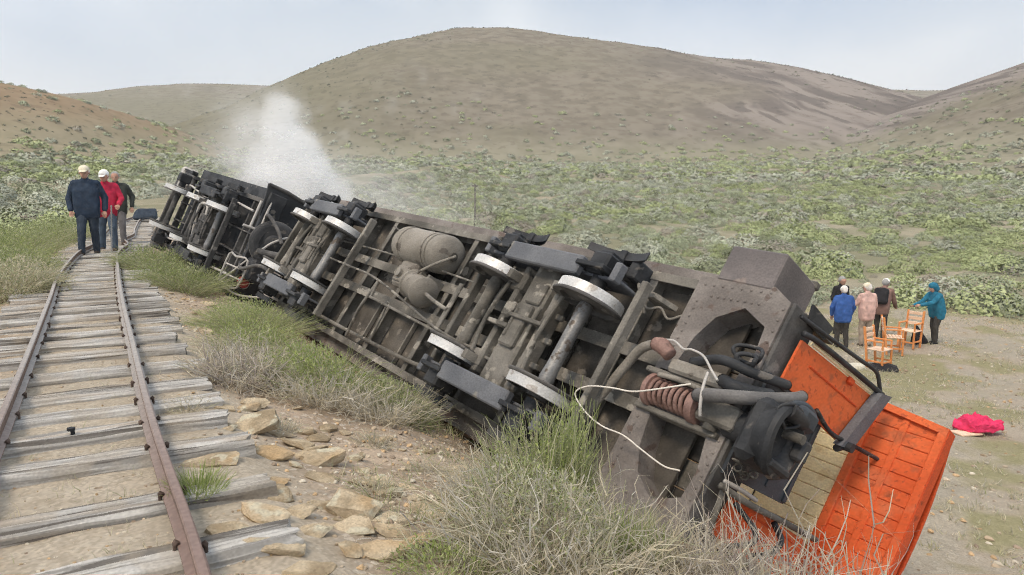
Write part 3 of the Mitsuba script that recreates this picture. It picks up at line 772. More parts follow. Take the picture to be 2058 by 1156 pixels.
# black grab rails
part('hand_rail', tube([(SP + .03, .70, -.68), (SP + .05, .725, -.86), (SP + .05, .77, -1.4), (SP + .05, .81, -1.93)], .021, 10), 'black_iron', True)
part('hand_rail', tube([(SP + .0, .79, -.62), (SP + .03, .81, -.9), (SP + .03, .88, -1.45), (SP + .03, .915, -1.70), (SP + .03, .90, -1.80), (SP + .03, .82, -1.93)], .016, 10), 'black_iron', True)
part('top_rail', prism([(.26, -1.60), (.30, -1.76), (.83, -1.98), (.79, -1.83)], 0, SP + .03, SP + .10), 'grey_plate')
part('latch_rod', tube([(SP + .04, .36, -1.2), (SP + .06, .30, -1.45), (SP + .07, .33, -1.75), (SP + .08, .40, -2.30)], .016, 8), 'black_iron', True)
part('latch_rod__knob', cat([cyl((SP + .02, .29, -1.68), (SP + .14, .29, -1.68), .035, 12), cyl((SP + .06, .24, -1.62), (SP + .06, .32, -1.76), .028, 10)]), 'black_iron')
part('hand_rail', tube([(SP + .05, -.45, -.55), (SP + .06, -.45, -.9), (SP + .06, -.42, -1.4), (SP + .05, -.395, -1.92)], .022, 10), 'dusty_steel', True)
part('hand_rail', tube([(SP + .03, -.41, -.60), (SP + .04, -.40, -.8), (SP + .04, -.40, -1.0)], .016, 8), 'pale_pipe', True)
part('latch_rod', tube([(SP + .10, -.50, -.70), (SP + .18, -.58, -.88), (SP + .2, -.66, -.9), (SP + .14, -.75, -.78)], .018, 8), 'black_iron', True)
part('latch_rod', tube([(SP + .05, -.46, -1.3), (SP + .16, -.55, -1.28), (SP + .2, -.66, -1.14), (SP + .14, -.74, -1.04)], .022, 8), 'black_iron', True)
part('latch_rod', tube([(SP + .03, -.44, -.62), (SP + .03, -.60, -.66), (SP + .02, -.76, -.70)], .02, 8), 'dusty_steel', True)

# body: side walls, far and near end walls, roof; the roof runs on as a canopy over the platform
RW = 1.0            # half width of the body
EAVE, CROWN = -2.20, -2.55
arc = [(w, EAVE - .08 - (EAVE - CROWN) * (1 - (w / RW) ** 2)) for w in np.linspace(-RW, RW, 21)]
part('roof', prism(arc + [(w, n - .04) for w, n in arc][::-1], 0, S0 - .5, 2.2), 'rusty_plate', 40)
arc2 = [(w * .76, EAVE - .06 - .14 * (1 - w * w)) for w in np.linspace(-1, 1, 17)]
part('canopy_roof', prism(arc2 + [(w, n - .03) for w, n in arc2][::-1], 0, 2.2, 3.262), 'dark_orange_paint', 40)
for sg in (1, -1):
    part('body_side', cbox((S0, sg * (RW - .02), EAVE - .1), (2.12, sg * (RW + .012), -HS - .20), .004), 'orange_paint')
    part('sill_angle', cbox((S0, sg * .868, -HS - .215), (2.06, sg * (RW + .016), -HS - .172), .005), 'rusty_plate')
part('end_wall', cbox((2.02, -.98, EAVE), (2.06, .98, -HS - .35), .004), 'cream_paint')
part('end_wall', cbox((S0 - .02, -.98, EAVE), (S0 + .02, .98, -HS - .2), .004), 'dusty_steel')
# flat lining under the canopy: boards that run along the coach, cream near the body and orange at the tip
CB = .775
wsb = np.linspace(-CB, CB, 15)
for a, b in zip(wsb[:-1], wsb[1:]):
    part('ceiling_board', cbox((2.06, a + .002, EAVE - .035), (2.66, b - .002, EAVE - .012), .005), 'cream_paint')
for s_a, s_b in ((2.72, 2.93), (2.975, 3.20)):
    for a, b in zip(wsb[:-1], wsb[1:]):
        part('canopy_board', cbox((s_a, a + .0015, EAVE - .03), (s_b, b - .0015, EAVE - .010), .005), 'orange_paint')
part('canopy_backing', cbox((2.66, -CB, EAVE - .055), (3.25, CB, EAVE - .024), .003), 'dark_orange_paint')
part('canopy_rib', cbox((2.655, -CB, EAVE - .05), (2.725, CB, EAVE + .022), .006), 'orange_paint')
part('canopy_rib', cbox((2.925, -CB, EAVE - .04), (2.98, CB, EAVE + .004), .006), 'orange_paint')
part('canopy_frame', cbox((3.195, -.77, EAVE - .08), (3.262, .77, EAVE + .028), .008), 'orange_paint')
for sg in (1, -1):
    part('canopy_frame', prism([(2.66, sg * .845), (3.262, sg * .775), (3.262, sg * .72), (2.66, sg * .79)][::-sg], 2, EAVE - .08, EAVE + .03), 'orange_paint')
part('canopy_edge', cbox((3.262, -.77, EAVE - .1), (3.270, .77, EAVE + .020), .003), 'dark_orange_paint')
# loose wires in the bay beside the upper step box
part('loose_wire', tube([(1.45, .62, -.50), (1.56, .60, -.44), (1.66, .52, -.47), (1.75, .56, -.50), (1.84, .50, -.53), (1.93, .56, -.55)], .010, 7), 'tank_grey', True)
part('loose_wire', tube([(1.40, .74, -.52), (1.50, .66, -.45), (1.60, .60, -.46), (1.63, .48, -.50)], .014, 7), 'dusty_steel', True)
part('loose_wire', tube([(-2.9, .72, -.52), (-2.6, .66, -.47), (-2.3, .72, -.50), (-2.0, .70, -.56)], .010, 7), 'dusty_steel', True)
part('bracket', prism([(1.58, -.62), (1.80, -.62), (1.72, -.42), (1.62, -.42)], 1, .60, .64), 'dusty_steel')
part('bracket', cbox((1.36, .70, -.60), (1.46, .86, -.38), .012), 'black_iron')
# far platform end
part('far_corner', lathe([(0, -.16), (.17, -.15), (.2, -.1), (.2, .12), (.15, .17), (0, .18)], (-5.25, -.98, -.86), (.2, 0, 1), 24), 'rusty_plate', 40)
part('far_end_plate', prism([(-5.95, -.74), (-5.95, .74), (-5.4, .88), (-5.4, -.88)], 2, -HS - .02, -HS + .01), 'rusty_plate')
# ---------------------------------------------------------------- the black vehicle coupled behind it, also on its side
TM = np.array([[0.5904, 0.379006, -0.712589], [-0.801434, 0.170755, -0.57319], [-0.095565, 0.909504, 0.404561]])
TO = np.array([-6.3503, 14.14548, 0.88355])
TEN = 'locomotive_tender'
tag(TEN, 'black overturned steam locomotive tender with pale wheels and ladder, farther along than the coach', 'locomotive tender')
WR = 0.30
tp = lambda n_, m_, mat, sm=30: part(n_, m_, mat, sm, TEN)
bogie(TEN, 'bogie', 0.0, 1.397, 'black_iron', 'black_iron', 'black_dust_and_shade', 'wheel_tread', ends=(.36, .36))
for sg in (1, -1):
    wm = wheel_mesh((-1.853, sg * .405, -WR), sg)
    tp('wheel', wm[0], 'black_dust_and_shade', 35)
    tp('tyre', wm[1], 'wheel_tread', 35)
    tp('journal_box', cat([cbox((-1.95, sg * .60, -WR - .12), (-1.75, sg * .79, -WR + .12), .02), cyl((-1.853, sg * .5, -WR), (-1.853, sg * .62, -WR), .07, 16)]), 'black_iron')
    tp('leaf_spring', spring_leaf((-1.853, sg * .87), sg, .34, -WR - .10), 'black_iron')
    tp('end_casting', cbox((-2.42, sg * .45, -.62), (-2.2, sg * .95, -.30), .04), 'pale_pipe' if sg > 0 else 'black_dust_and_shade')
tp('axle', lathe([(.066, -.36), (.058, -.2), (.058, .2), (.066, .36)], (-1.853, 0, -WR), (0, 1, 0), 24), 'black_dust_and_shade', 40)
tp('end_transom', cbox((-2.34, -.72, -.36), (-2.27, .78, -.27), .008), 'black_dust_and_shade')
for sg in (1, -1):
    tp('frame_bar', cat([cbox((-2.45, sg * .80, -HS - .16), (2.5, sg * .83, -HS + .02), .005), cbox((-2.45, sg * .76, -HS - .01), (2.5, sg * .835, -HS + .02), .004)]), 'black_dust_and_shade')
    tp('frame_bar', cbox((-2.45, sg * .20 - .012, -HS - .14), (2.5, sg * .20 + .012, -HS), .005), 'black_dust_and_shade')
    tp('pipe_run', tube([(-2.4, sg * .55, -.50), (-1.6, sg * .60, -.42), (-.4, sg * .5, -.46), (1.0, sg * .62, -.42), (2.3, sg * .58, -.5)], .02, 8), 'pale_pipe')
for sc in (-2.4, -1.15, -.55, .70, 1.95, 2.3):
    tp('cross_member', cbox((sc - .03, -.82, -HS - .14), (sc + .03, .82, -HS - .01), .004), 'black_dust_and_shade')
tp('underside_plate', cbox((-2.45, -1.0, -HS - .24), (2.55, 1.0, -HS - .20), .006), 'black_iron')
tp('water_tank', prism([(-1.05, -HS - .2), (1.05, -HS - .2), (1.09, -1.2), (1.02, -2.0), (-1.02, -2.0), (-1.05, -1.2)], 0, -2.5, 2.56), 'black_iron', 25)
tp('end_plate', prism([(-1.06, -HS - .05), (-.3, -HS + .02), (.5, -HS + .02), (1.10, -.46), (1.10, -.80), (1.0, -1.42), (.95, -2.1), (-1.02, -2.1)], 0, 2.56, 2.60), 'black_iron', 20)
tp('end_plate__edge_angle', tube([(2.6, 1.09, -.47), (2.61, 1.09, -.8), (2.61, 1.0, -1.42), (2.6, .95, -2.08)], .03, 8, smooth=False), 'black_dust_and_shade')
tp('end_plate__lifting_eye', lathe([(.07 + .014 * math.cos(a), .014 * math.sin(a)) for a in np.linspace(0, 2 * np.pi, 9)], (2.62, 1.05, -1.25), (1, .2, .3), 20), 'pale_pipe', 40)
tp('end_post', tube([(2.66, .78, -.44), (2.7, .30, -.42)], .022, 8, 2), 'pale_pipe')
tp('end_post', tube([(2.66, .82, -.60), (2.72, .34, -.58)], .022, 8, 2), 'pale_pipe')
tp('end_post', tube([(2.7, .30, -.30), (2.72, .31, -.58), (2.74, .28, -.78)], .022, 8, 2), 'pale_pipe')
tp('draw_beam', cbox((2.6, -.95, -HS - .28), (2.68, .98, -HS + .02), .01), 'black_iron')
tp('end_drum', lathe([(0, -.02), (.30, -.02), (.36, .0), (.385, .03), (.385, .07), (.36, .10), (.30, .115), (.16, .10), (.12, .13), (0, .14)], (2.95, .18, -.80), (1, 0, .25), 32), 'black_iron', 40)
tp('end_drum__rim', lathe([(.385 + .011 * math.cos(a), .06 + .011 * math.sin(a)) for a in np.linspace(0, 2 * np.pi, 9)], (2.95, .18, -.80), (1, 0, .25), 32), 'black_dust_and_shade', 40)
tp('end_drum__handle', tube([(3.08, .05, -.62), (3.14, .2, -.70), (3.14, .34, -.86), (3.06, .4, -1.0)], .02, 8), 'pale_pipe')
tp('end_drum__neck', cyl((2.6, .18, -.75), (2.98, .18, -.80), .26, 24), 'black_iron')
tp('gear_box', cbox((2.7, -.52, -.98), (3.05, -.14, -.58), .04), 'black_iron')
tp('hose', tube([(2.7, .5, -.62), (3.0, .6, -.52), (3.3, .44, -.64), (3.5, .25, -.72)], .03, 10), 'black_dust_and_shade')
tp('hose', tube([(2.7, -.3, -.5), (3.1, -.36, -.42), (3.5, -.2, -.5), (3.9, -.2, -.58)], .03, 10), 'black_dust_and_shade')
tp('drawbar', tube([(2.6, -.02, -.62), (3.3, .02, -.60), (4.1, .1, -.62)], .05, 10), 'black_dust_and_shade')
# pale ladder beside the end, two stiles with rungs and a brace
A, B = np.array([2.60, -.70, -.32]), np.array([2.72, -.22, -.28])
dn = np.array([.30, .0, -.22])
tp('ladder', tube([A, B, B + dn * .35, B + dn, A + dn, A + dn * .3, A], .018, 8, 3), 'pale_pipe')
for t in (.3, .65):
    tp('ladder__rung', tube([A + (B - A) * t, A + (B - A) * t + dn], .014, 8, 1, False), 'pale_pipe')
tp('ladder__brace', tube([A + dn * .1, B + dn * .9], .014, 8, 1, False), 'pale_pipe')
tp('tail_lamp', cat([cyl((2.62, -.58, -.66), (2.78, -.60, -.66), .085, 16)]), 'red_lens')
tp('tail_lamp__rim', lathe([(.095, 0), (.105, .02), (.095, .04)], (2.76, -.60, -.66), (1, -.1, 0), 16), 'pale_pipe', 40)
tp('foot_iron', tube([(2.6, -.78, -.45), (2.9, -.80, -.62), (3.4, -.66, -.80), (3.7, -.5, -.86)], .018, 8), 'pale_pipe')
# curved brake gear seen between the wheels
tp('brake_hoop', tube([(.30, -.30, -.30), (.22, .2, -.24), (.36, .36, -.22), (.70, .34, -.24), (.78, .1, -.26)], .028, 10), 'pale_pipe')
# ---------------------------------------------------------------- people


def hull_bone(a, b, ra, rb, n=12):
    s = m3.Manifold.sphere(1.0, n)
    return m3.Manifold.batch_hull([s.scale((ra, ra, ra)).translate(tuple(map(float, a))), s.scale((rb, rb, rb)).translate(tuple(map(float, b)))])


def blob(c, r, n=16):
    return m3.Manifold.sphere(1.0, n).scale(tuple(map(float, np.broadcast_to(r, 3)))).translate(tuple(map(float, c)))


def hull_pts(cs, rs, n=12):
    s = m3.Manifold.sphere(1.0, n)
    return m3.Manifold.batch_hull([s.scale((r, r, r)).translate(tuple(map(float, c))) for c, r in zip(cs, rs)])


def soft(man, edge=.03, it=6, fold=0.0, seed=1):
    m = man.refine_to_length(edge).to_mesh()
    t = trimesh.Trimesh(m.vert_properties[:, :3], m.tri_verts, process=True)
    if it:
        trimesh.smoothing.filter_taubin(t, iterations=it)
    if fold:
        v = np.array(t.vertices)
        v = v + np.array(t.vertex_normals) * ((nfbm(v * np.array([9, 9, 14.0]) + seed, 3, seed) - .5) * fold)[:, None]
        t = trimesh.Trimesh(v, t.faces, process=False)
    return t


def person(label, pos, yaw, H, cols, lean=0.0, head=(0.0, 0.0), arms=None, feet=None, cap=None, hair=None, pack=None, seed=1, group=None, girth=1.0, hood=False, stoop=0.0):
    """cols: (skin, jacket, trousers, shoes) BSDF keys; yaw 0 looks along world +y; arms/feet in the person's own axes."""
    key = key_for('person')
    k = H / 1.75
    hipz = .90
    def tor(p):                                         # lean the upper body about the hips
        x, y, z = p
        c, s = math.cos(lean), math.sin(lean)
        dz = z - hipz
        return np.array([x, y * c + dz * s, hipz + dz * c - y * s])
    sh = [tor((-.19, 0, 1.42)), tor((.19, 0, 1.42))]
    arms = arms or [((-.27, -.02, 1.14), (-.26, .10, .90)), ((.27, -.02, 1.14), (.26, .10, .90))]
    feet = feet or [(-.10, .04), (.10, -.04)]
    nk, hd = tor((0, .01, 1.49)), tor((0, .035 + stoop, 1.63 - stoop * .3))
    hx, hy = head
    face = unit(np.array([math.sin(hx), math.cos(hx) * math.cos(hy - lean * .6), math.sin(hy - lean * .6)]))
    up_ = unit(np.array([0, 0, 1.0]) - face * face[2])
    rt_ = np.cross(face, up_)
    H_ = lambda a, b, c: hd + rt_ * a + face * b + up_ * c
    hips = [np.array([-.09, 0, .90]), np.array([.09, 0, .90])]
    ank = [np.array([f[0], f[1], .09 + (f[2] if len(f) > 2 else 0)]) for f in feet]
    kne = [(h + a) / 2 + np.array([0, .045, .03]) for h, a in zip(hips, ank)]
    # body (skin)
    P = [hull_bone(nk, hd, .052, .05), blob(hd, (.001, .001, .001))]
    P += [hull_pts([H_(0, -.02, .035), H_(0, .035, .03), H_(0, .05, -.055), H_(0, -.01, -.05)], [.088, .078, .052, .055], 18), hull_pts([H_(0, .095, .02), H_(0, .118, -.018)], [.012, .016], 8),
          blob(H_(.078, -.005, -.005), .022, 8), blob(H_(-.078, -.005, -.005), .022, 8), hull_pts([H_(-.025, .092, -.052), H_(.025, .092, -.052)], [.011, .011], 8), hull_pts([H_(-.035, .085, .022), H_(.035, .085, .022)], [.014, .014], 8)]
    P += [hull_pts([tor((-.12, 0, 1.36)), tor((.12, 0, 1.36)), (-.1, 0, .92), (.1, 0, .92)], [.09, .09, .1, .1]), hull_bone(nk, tor((0, 0, 1.36)), .055, .08)]
    for i in (0, 1):
        e, w = np.array(arms[i][0]), np.array(arms[i][1])
        P += [hull_bone(sh[i], e, .048, .038), hull_bone(e, w, .038, .027), hull_bone(hips[i], kne[i], .075, .05), hull_bone(kne[i], ank[i], .05, .036)]
        d = unit(w - e)
        side = unit(np.cross(d, [0, 1, .2])) * (1 if i else -1)
        nrm = np.cross(side, d)
        palm = w + d * .05
        P.append(hull_pts([w + d * .015, palm + side * .028 + d * .03, palm - side * .028 + d * .03], [.025, .016, .016], 8))
        for q, (o, L) in enumerate(((-.030, .062), (-.010, .072), (.010, .068), (.029, .052))):
            a0 = palm + side * o + d * .032
            a1 = a0 + d * L * .5 + nrm * .006 * (1 + q * .3)
            a2 = a1 + unit(d + nrm * .7) * L * .5
            P += [hull_bone(a0, a1, .0095, .0085, 6), hull_bone(a1, a2, .0085, .007, 6)]
        t0 = w + d * .035 - side * .024
        t1 = t0 + unit(d * .6 - side * .8 + nrm * .3) * .036
        P += [hull_bone(t0, t1, .012, .0105, 6), hull_bone(t1, t1 + unit(d + nrm * .3) * .03, .0105, .008, 6)]
    body = m3.Manifold.batch_boolean(P, m3.OpType.Add)
    bm = body.to_mesh()
    parts = [('body', trimesh.Trimesh(bm.vert_properties[:, :3], bm.tri_verts, process=True), cols[0], 60)]
    # jacket with sleeves
    g = girth
    J = [hull_pts([sh[0] + [.02, 0, 0], sh[1] - [.02, 0, 0], tor((0, -.02, 1.46)), tor((-.13 * g, .045, 1.28)), tor((.13 * g, .045, 1.28)), tor((-.12 * g, -.05, 1.26)), tor((.12 * g, -.05, 1.26))], [.075, .075, .06, .085, .085, .085, .085]),
         hull_pts([tor((-.13 * g, .04, 1.28)), tor((.13 * g, .04, 1.28)), tor((-.12 * g, -.05, 1.26)), tor((.12 * g, -.05, 1.26)), (-.13 * g, .05 * g, .98), (.13 * g, .05 * g, .98), (-.12 * g, -.06, .98), (.12 * g, -.06, .98)], [.09, .09, .09, .09, .085, .085, .09, .09]),
         hull_pts([(-.13 * g, .05 * g, .98), (.13 * g, .05 * g, .98), (-.12 * g, -.06, .98), (.12 * g, -.06, .98), (-.13 * g, .03, .80), (.13 * g, .03, .80), (-.12 * g, -.05, .80), (.12 * g, -.05, .80)], [.085, .085, .09, .09, .075, .075, .08, .08])]
    for i in (0, 1):
        e, w = np.array(arms[i][0]), np.array(arms[i][1])
        J += [hull_bone(sh[i], e, .078, .064), hull_bone(e, e + (w - e) * .93, .064, .050)]
    if hood:
        J += [hull_pts([H_(0, -.03, .04), H_(0, .005, .06), H_(0, -.05, -.06)], [.115, .10, .10], 16)]
    J.append(hull_bone(tor((0, -.01, 1.45)), tor((0, .0, 1.51)), .085, .072))
    parts.append(('jacket', soft(m3.Manifold.batch_boolean(J, m3.OpType.Add), .03, 8, .022, seed), cols[1], True))
    Tt = [hull_pts([(-.085, .01, .90), (.085, .01, .90), (-.075, -.03, .86), (.075, -.03, .86), (0, 0, .80)], [.09, .09, .09, .09, .085])]
    for i in (0, 1):
        Tt += [hull_bone(hips[i] + [0, -.01, -.04], kne[i], .112, .078), hull_bone(kne[i], ank[i] + [0, 0, .0], .078, .062)]
    parts.append(('trousers', soft(m3.Manifold.batch_boolean(Tt, m3.OpType.Add), .03, 6, .022, seed + 5), cols[2], True))
    for i in (0, 1):
        a = ank[i]
        S = hull_pts([a + [0, -.05, -.045], a + [0, .02, -.03], a + [0, .14, -.058], a + [.02, .10, -.06], a + [-.02, .10, -.06]], [.044, .05, .03, .03, .03])
        parts.append(('shoe', soft(S, .03, 3), cols[3], True))
    if hair:
        hm = hull_pts([H_(0, -.035, .045), H_(0, .02, .07), H_(0, -.06, -.02), H_(.045, -.02, .03), H_(-.045, -.02, .03)], [.092, .062, .075, .06, .06], 16) - hull_pts([H_(0, .12, -.03), H_(0, .13, .0)], [.10, .09], 14)
        parts.append(('hair', soft(hm, .03, 3), hair, True))
    if cap:
        cm = (hull_pts([H_(0, -.02, .05), H_(0, .025, .05)], [.10, .092], 20) - m3.Manifold.cube((.6, .6, .6), True).translate((0, 0, -.3)).rotate((0, 0, 0)).translate(tuple(map(float, H_(0, 0, .035)))))
        brim = hull_pts([H_(-.055, .10, .045), H_(.055, .10, .045), H_(-.04, .165, .032), H_(.04, .165, .032)], [.012, .012, .008, .008], 8)
        parts.append(('cap', soft(cm + brim, .03, 2), cap, True))
    if not hood:
        for sx in (-.032, .032):
            eb = blob(H_(sx, .098, .008), .011, 8).to_mesh()
            parts.append(('eye', trimesh.Trimesh(eb.vert_properties[:, :3], eb.tri_verts), 'black_cloth', True))
    if pack:
        pm = soft(hull_pts([tor((-.11, -.19, 1.36)), tor((.11, -.19, 1.36)), tor((-.12, -.23, 1.06)), tor((.12, -.23, 1.06)), tor((0, -.20, 1.40))], [.08, .08, .09, .09, .06]), .04, 4, .015, seed)
        parts.append(('backpack', pm, pack, True))
    c, s = math.cos(yaw), math.sin(yaw)
    Rz = np.array([[c, s, 0], [-s, c, 0], [0, 0, 1]])       # yaw clockwise seen from above
    for n_, m_, mat, sm in parts:
        v = (np.asarray(m_.vertices) * k) @ Rz.T + np.asarray(pos)
        add(key + '__' + n_, trimesh.Trimesh(v, m_.faces, process=False), mat, sm)
    tag(key, label, 'person', group)
    return key


def cloth(name, c, rough=0.85):
    def fn(p, n, uv):
        a = fbm(p.x * 14, p.y * 14, p.z * 9, 3)
        return mi.Color3f(c) * (0.58 + 0.84 * a)
    scene[name] = two({'type': 'principled', 'base_color': proc(fn), 'roughness': rough, 'specular': 0.2})


for n_, c_ in dict(skin=(0.50, 0.30, 0.23), navy_cloth=(0.030, 0.047, 0.080), dark_denim=(0.040, 0.055, 0.080), denim=(0.085, 0.12, 0.17), red_cloth=(0.52, 0.030, 0.075), dark_green_cloth=(0.045, 0.052, 0.048), grey_cloth=(0.14, 0.135, 0.14),
                   black_cloth=(0.022, 0.022, 0.026), blue_cloth=(0.045, 0.115, 0.36), teal_cloth=(0.025, 0.165, 0.27), pink_cloth=(0.62, 0.42, 0.38), beige_cloth=(0.36, 0.30, 0.25), brown_cloth=(0.23, 0.145, 0.125), cream_cloth=(0.72, 0.66, 0.52),
                   white_cloth=(0.82, 0.82, 0.82), shoe_leather=(0.07, 0.055, 0.045), white_hair=(0.75, 0.72, 0.70), grey_hair=(0.33, 0.33, 0.33), dark_trousers=(0.055, 0.052, 0.050), crimson_cloth=(0.72, 0.045, 0.14)).items():
    cloth(n_, c_)
PI = math.pi
person('bulky man in navy jacket and cream cap walking beside the rail', (-8.86, 15.5, -.05), PI - .35, 1.86, ('skin', 'navy_cloth', 'dark_denim', 'shoe_leather'), cap='cream_cloth', hair='white_hair', seed=3, girth=1.12,
       arms=[((-.315, -.05, 1.15), (-.31, .03, .90)), ((.31, -.04, 1.14), (.27, .07, .90))], feet=[(-.09, -.17), (.12, .16)], head=(0, -.12))
person('walker in red and pink jacket behind the man in navy, with a stick', (-9.06, 16.6, -.05), PI - .5, 1.80, ('skin', 'red_cloth', 'denim', 'shoe_leather'), cap='white_cloth', hair='white_hair', seed=8,
       arms=[((-.30, .06, 1.15), (-.24, .25, 1.02)), ((.28, -.04, 1.14), (.27, .06, .90))], feet=[(-.11, .14), (.12, -.12)], head=(.35, -.25), stoop=.02)
person('third walker in dark green jacket and grey trousers, half hidden behind the red one', (-9.72, 18.3, -.05), PI - .4, 1.80, ('skin', 'dark_green_cloth', 'grey_cloth', 'shoe_leather'), hair='grey_hair', seed=12, girth=1.1,
       arms=[((-.33, -.08, 1.18), (-.32, .02, .93)), ((.32, -.08, 1.16), (.31, .05, .92))], feet=[(-.1, .1), (.1, -.1)], head=(0, -.1))
G = 'people gathered round the chairs'
person('person with white hair in a blue jacket, back turned, left of the group', (9.17, 20.2, -3.06), .10, 1.74, ('skin', 'blue_cloth', 'dark_trousers', 'black_cloth'), hair='white_hair', seed=21, girth=1.15,
       arms=[((-.30, .0, 1.16), (-.27, .10, .92)), ((.30, .04, 1.15), (.27, .16, .94))], feet=[(-.12, .03), (.12, -.03)], group=G, head=(0, -.2))
person('person in cream hat, pale pink shirt and beige trousers beside the blue jacket', (9.80, 20.15, -3.01), -.2, 1.76, ('skin', 'pink_cloth', 'beige_cloth', 'shoe_leather'), cap='cream_cloth', hair='white_hair', seed=24,
       arms=[((-.28, .10, 1.18), (-.24, .32, 1.20)), ((.28, .02, 1.14), (.25, .14, .93))], feet=[(-.1, .02), (.1, -.03)], group=G, head=(-.3, -.2))
person('grey haired person in a black jacket standing behind the blue jacket', (9.75, 21.7, -3.02), 2.8, 1.78, ('skin', 'black_cloth', 'dark_trousers', 'black_cloth'), hair='grey_hair', seed=27, girth=1.1, group=G, head=(0, -.35))
person('person in white cap and brown jacket stooping over the orange chairs', (10.62, 21.0, -3.0), .75, 1.80, ('skin', 'brown_cloth', 'dark_trousers', 'shoe_leather'), cap='white_cloth', hair='grey_hair', seed=31, lean=.35, pack='black_cloth',
       arms=[((-.22, .36, 1.08), (-.14, .56, .92)), ((.24, .34, 1.06), (.22, .54, .90))], feet=[(-.12, .06), (.12, -.10)], group=G, head=(0, -.4))
person('person in hooded teal jacket and dark trousers reaching left, right of the chairs', (11.86, 20.36, -2.99), -PI / 2 - .15, 1.74, ('skin', 'teal_cloth', 'dark_trousers', 'black_cloth'), seed=36, girth=1.25, hood=True, lean=.18,
       arms=[((-.22, .34, 1.22), (-.14, .62, 1.16)), ((.22, .32, 1.18), (.16, .60, 1.10))], feet=[(-.11, .07), (.11, -.07)], group=G, head=(0, -.45))

# ---------------------------------------------------------------- chairs, bag, cloth, stick, post, box
grimy('orange_wood', (0.62, 0.235, 0.075), (0.72, 0.31, 0.12), 6.0, 0.55)
grimy('pale_wood', (0.70, 0.50, 0.36), (0.80, 0.62, 0.48), 6.0, 0.6)


def chair(label, pos, yaw, base=False):
    key = key_for('chair')
    tag(key, label, 'chair', 'orange slatted coach chairs set out on the grass')
    c, s = math.cos(yaw), math.sin(yaw)
    Rz = np.array([[c, s, 0], [-s, c, 0], [0, 0, 1]])
    def put(n_, m_, mat):
        v = np.asarray(m_.vertices) @ Rz.T + np.asarray(pos)
        add(key + '__' + n_, trimesh.Trimesh(v, m_.faces, process=False), mat, 30)
    for sx in (-.21, .21):
        put('leg', cbox((sx - .022, .17, 0), (sx + .022, .215, .46), .006), 'orange_wood')
        put('leg', prism([(-.20, 0), (-.245, .45), (-.32, 1.0), (-.27, 1.0), (-.20, .45), (-.155, 0)], 0, sx - .022, sx + .022), 'orange_wood')
        put('side_rail', cbox((sx - .015, -.2, .16), (sx + .015, .18, .20), .005), 'orange_wood')
        put('arm_rest', cbox((sx - .025, -.24, .66), (sx + .025, .20, .695), .008), 'orange_wood')
        put('arm_post', cbox((sx - .018, .16, .46), (sx + .018, .20, .665), .005), 'orange_wood')
    for k_ in range(5):
        put('seat_slat', cbox((-.235, -.20 + k_ * .085, .455), (.235, -.13 + k_ * .085, .48), .006), 'pale_wood')
    for k_, z in enumerate((.60, .74, .88)):
        y0 = -.235 - (z - .45) * .13
        put('back_slat', cbox((-.215, y0 - .012, z), (.215, y0 + .014, z + .085), .006), 'pale_wood')
    put('front_stretcher', cbox((-.2, .18, .14), (.2, .205, .18), .005), 'orange_wood')
    return key


chair('orange slatted chair nearest the viewer, above a dark mat', (8.98, 17.7, -3.0), 2.5)
chair('orange slatted chair beside the dark bag', (10.95, 20.0, -2.99), -2.2)
chair('orange slatted chair behind the nearest one, under the stooping person', (10.1, 19.2, -3.0), 1.9)
k = add('floor_mat', soft(hull_pts([(8.7, 17.4, -2.98), (9.2, 17.3, -2.99), (9.3, 17.6, -2.98), (8.8, 17.75, -2.97), (9.0, 17.5, -2.93)], [.07, .08, .08, .07, .09]), .06, 3, .06, 4), 'black_cloth', True)
tag(k, 'dark crumpled mat lying at the foot of the nearest chair', 'mat')
bg = soft(hull_pts([(11.25, 20.3, -2.92), (11.6, 20.35, -2.92), (11.42, 20.42, -2.90), (11.32, 20.36, -2.5), (11.28, 20.3, -2.7)], [.09, .07, .1, .055, .09]), .05, 4, .04, 5)
tag(add('bag', bg, 'black_cloth', True), 'dark triangular bag on the ground between chair and teal jacket', 'bag')
v = np.array(trimesh.creation.icosphere(4, 1).vertices)
f_ = trimesh.creation.icosphere(4, 1).faces
n1 = nfbm(v * 1.7 + 3, 4, 77)
cv = v * (0.62 + 0.8 * n1)[:, None] * [.31, .21, .18]
cv[:, 2] = np.maximum(cv[:, 2], -.05) + (nfbm(v * 4 + 8, 3, 5) - .5) * .13 + np.abs(nfbm(v * np.array([3, 7, 3]) + 2, 3, 9) - .5) * .16
cv[:, 0] += np.where(cv[:, 0] > .15, (cv[:, 0] - .15) * .8, 0)
tag(add('crumpled_cloth', trimesh.Trimesh(cv + [7.75, 11.95, -2.58], f_, process=False), 'crimson_cloth', True), 'bright crimson jacket dropped in a heap on the grass', 'jacket')
bd = cbox((-.22, -.12, 0), (.24, .12, .025), .005)
bd.apply_transform(trimesh.transformations.euler_matrix(.05, .06, .35))
bd.apply_translation((7.50, 11.78, -2.645))
tag(add('board', bd, 'pale_wood', 30), 'small pale board poking out under the crimson jacket', 'board')
sv = np.array(trimesh.creation.icosphere(3, 1).vertices)
st = trimesh.Trimesh(sv * (0.8 + .5 * nfbm(sv * 1.5 + 4, 3, 6))[:, None] * [.22, .15, .13] + [8.25, 17.3, -2.92], trimesh.creation.icosphere(3, 1).faces, process=False)
scene['pale_stone'] = two({'type': 'diffuse', 'reflectance': proc(lambda p, n, uv: mix((0.5, 0.47, 0.4), (0.72, 0.69, 0.6), fbm(p.x * 9, p.y * 9, p.z * 9, 3)))})
tag(add('boulder', st, 'pale_stone', 40), 'pale rounded stone just beyond the coach grab rail', 'stone')
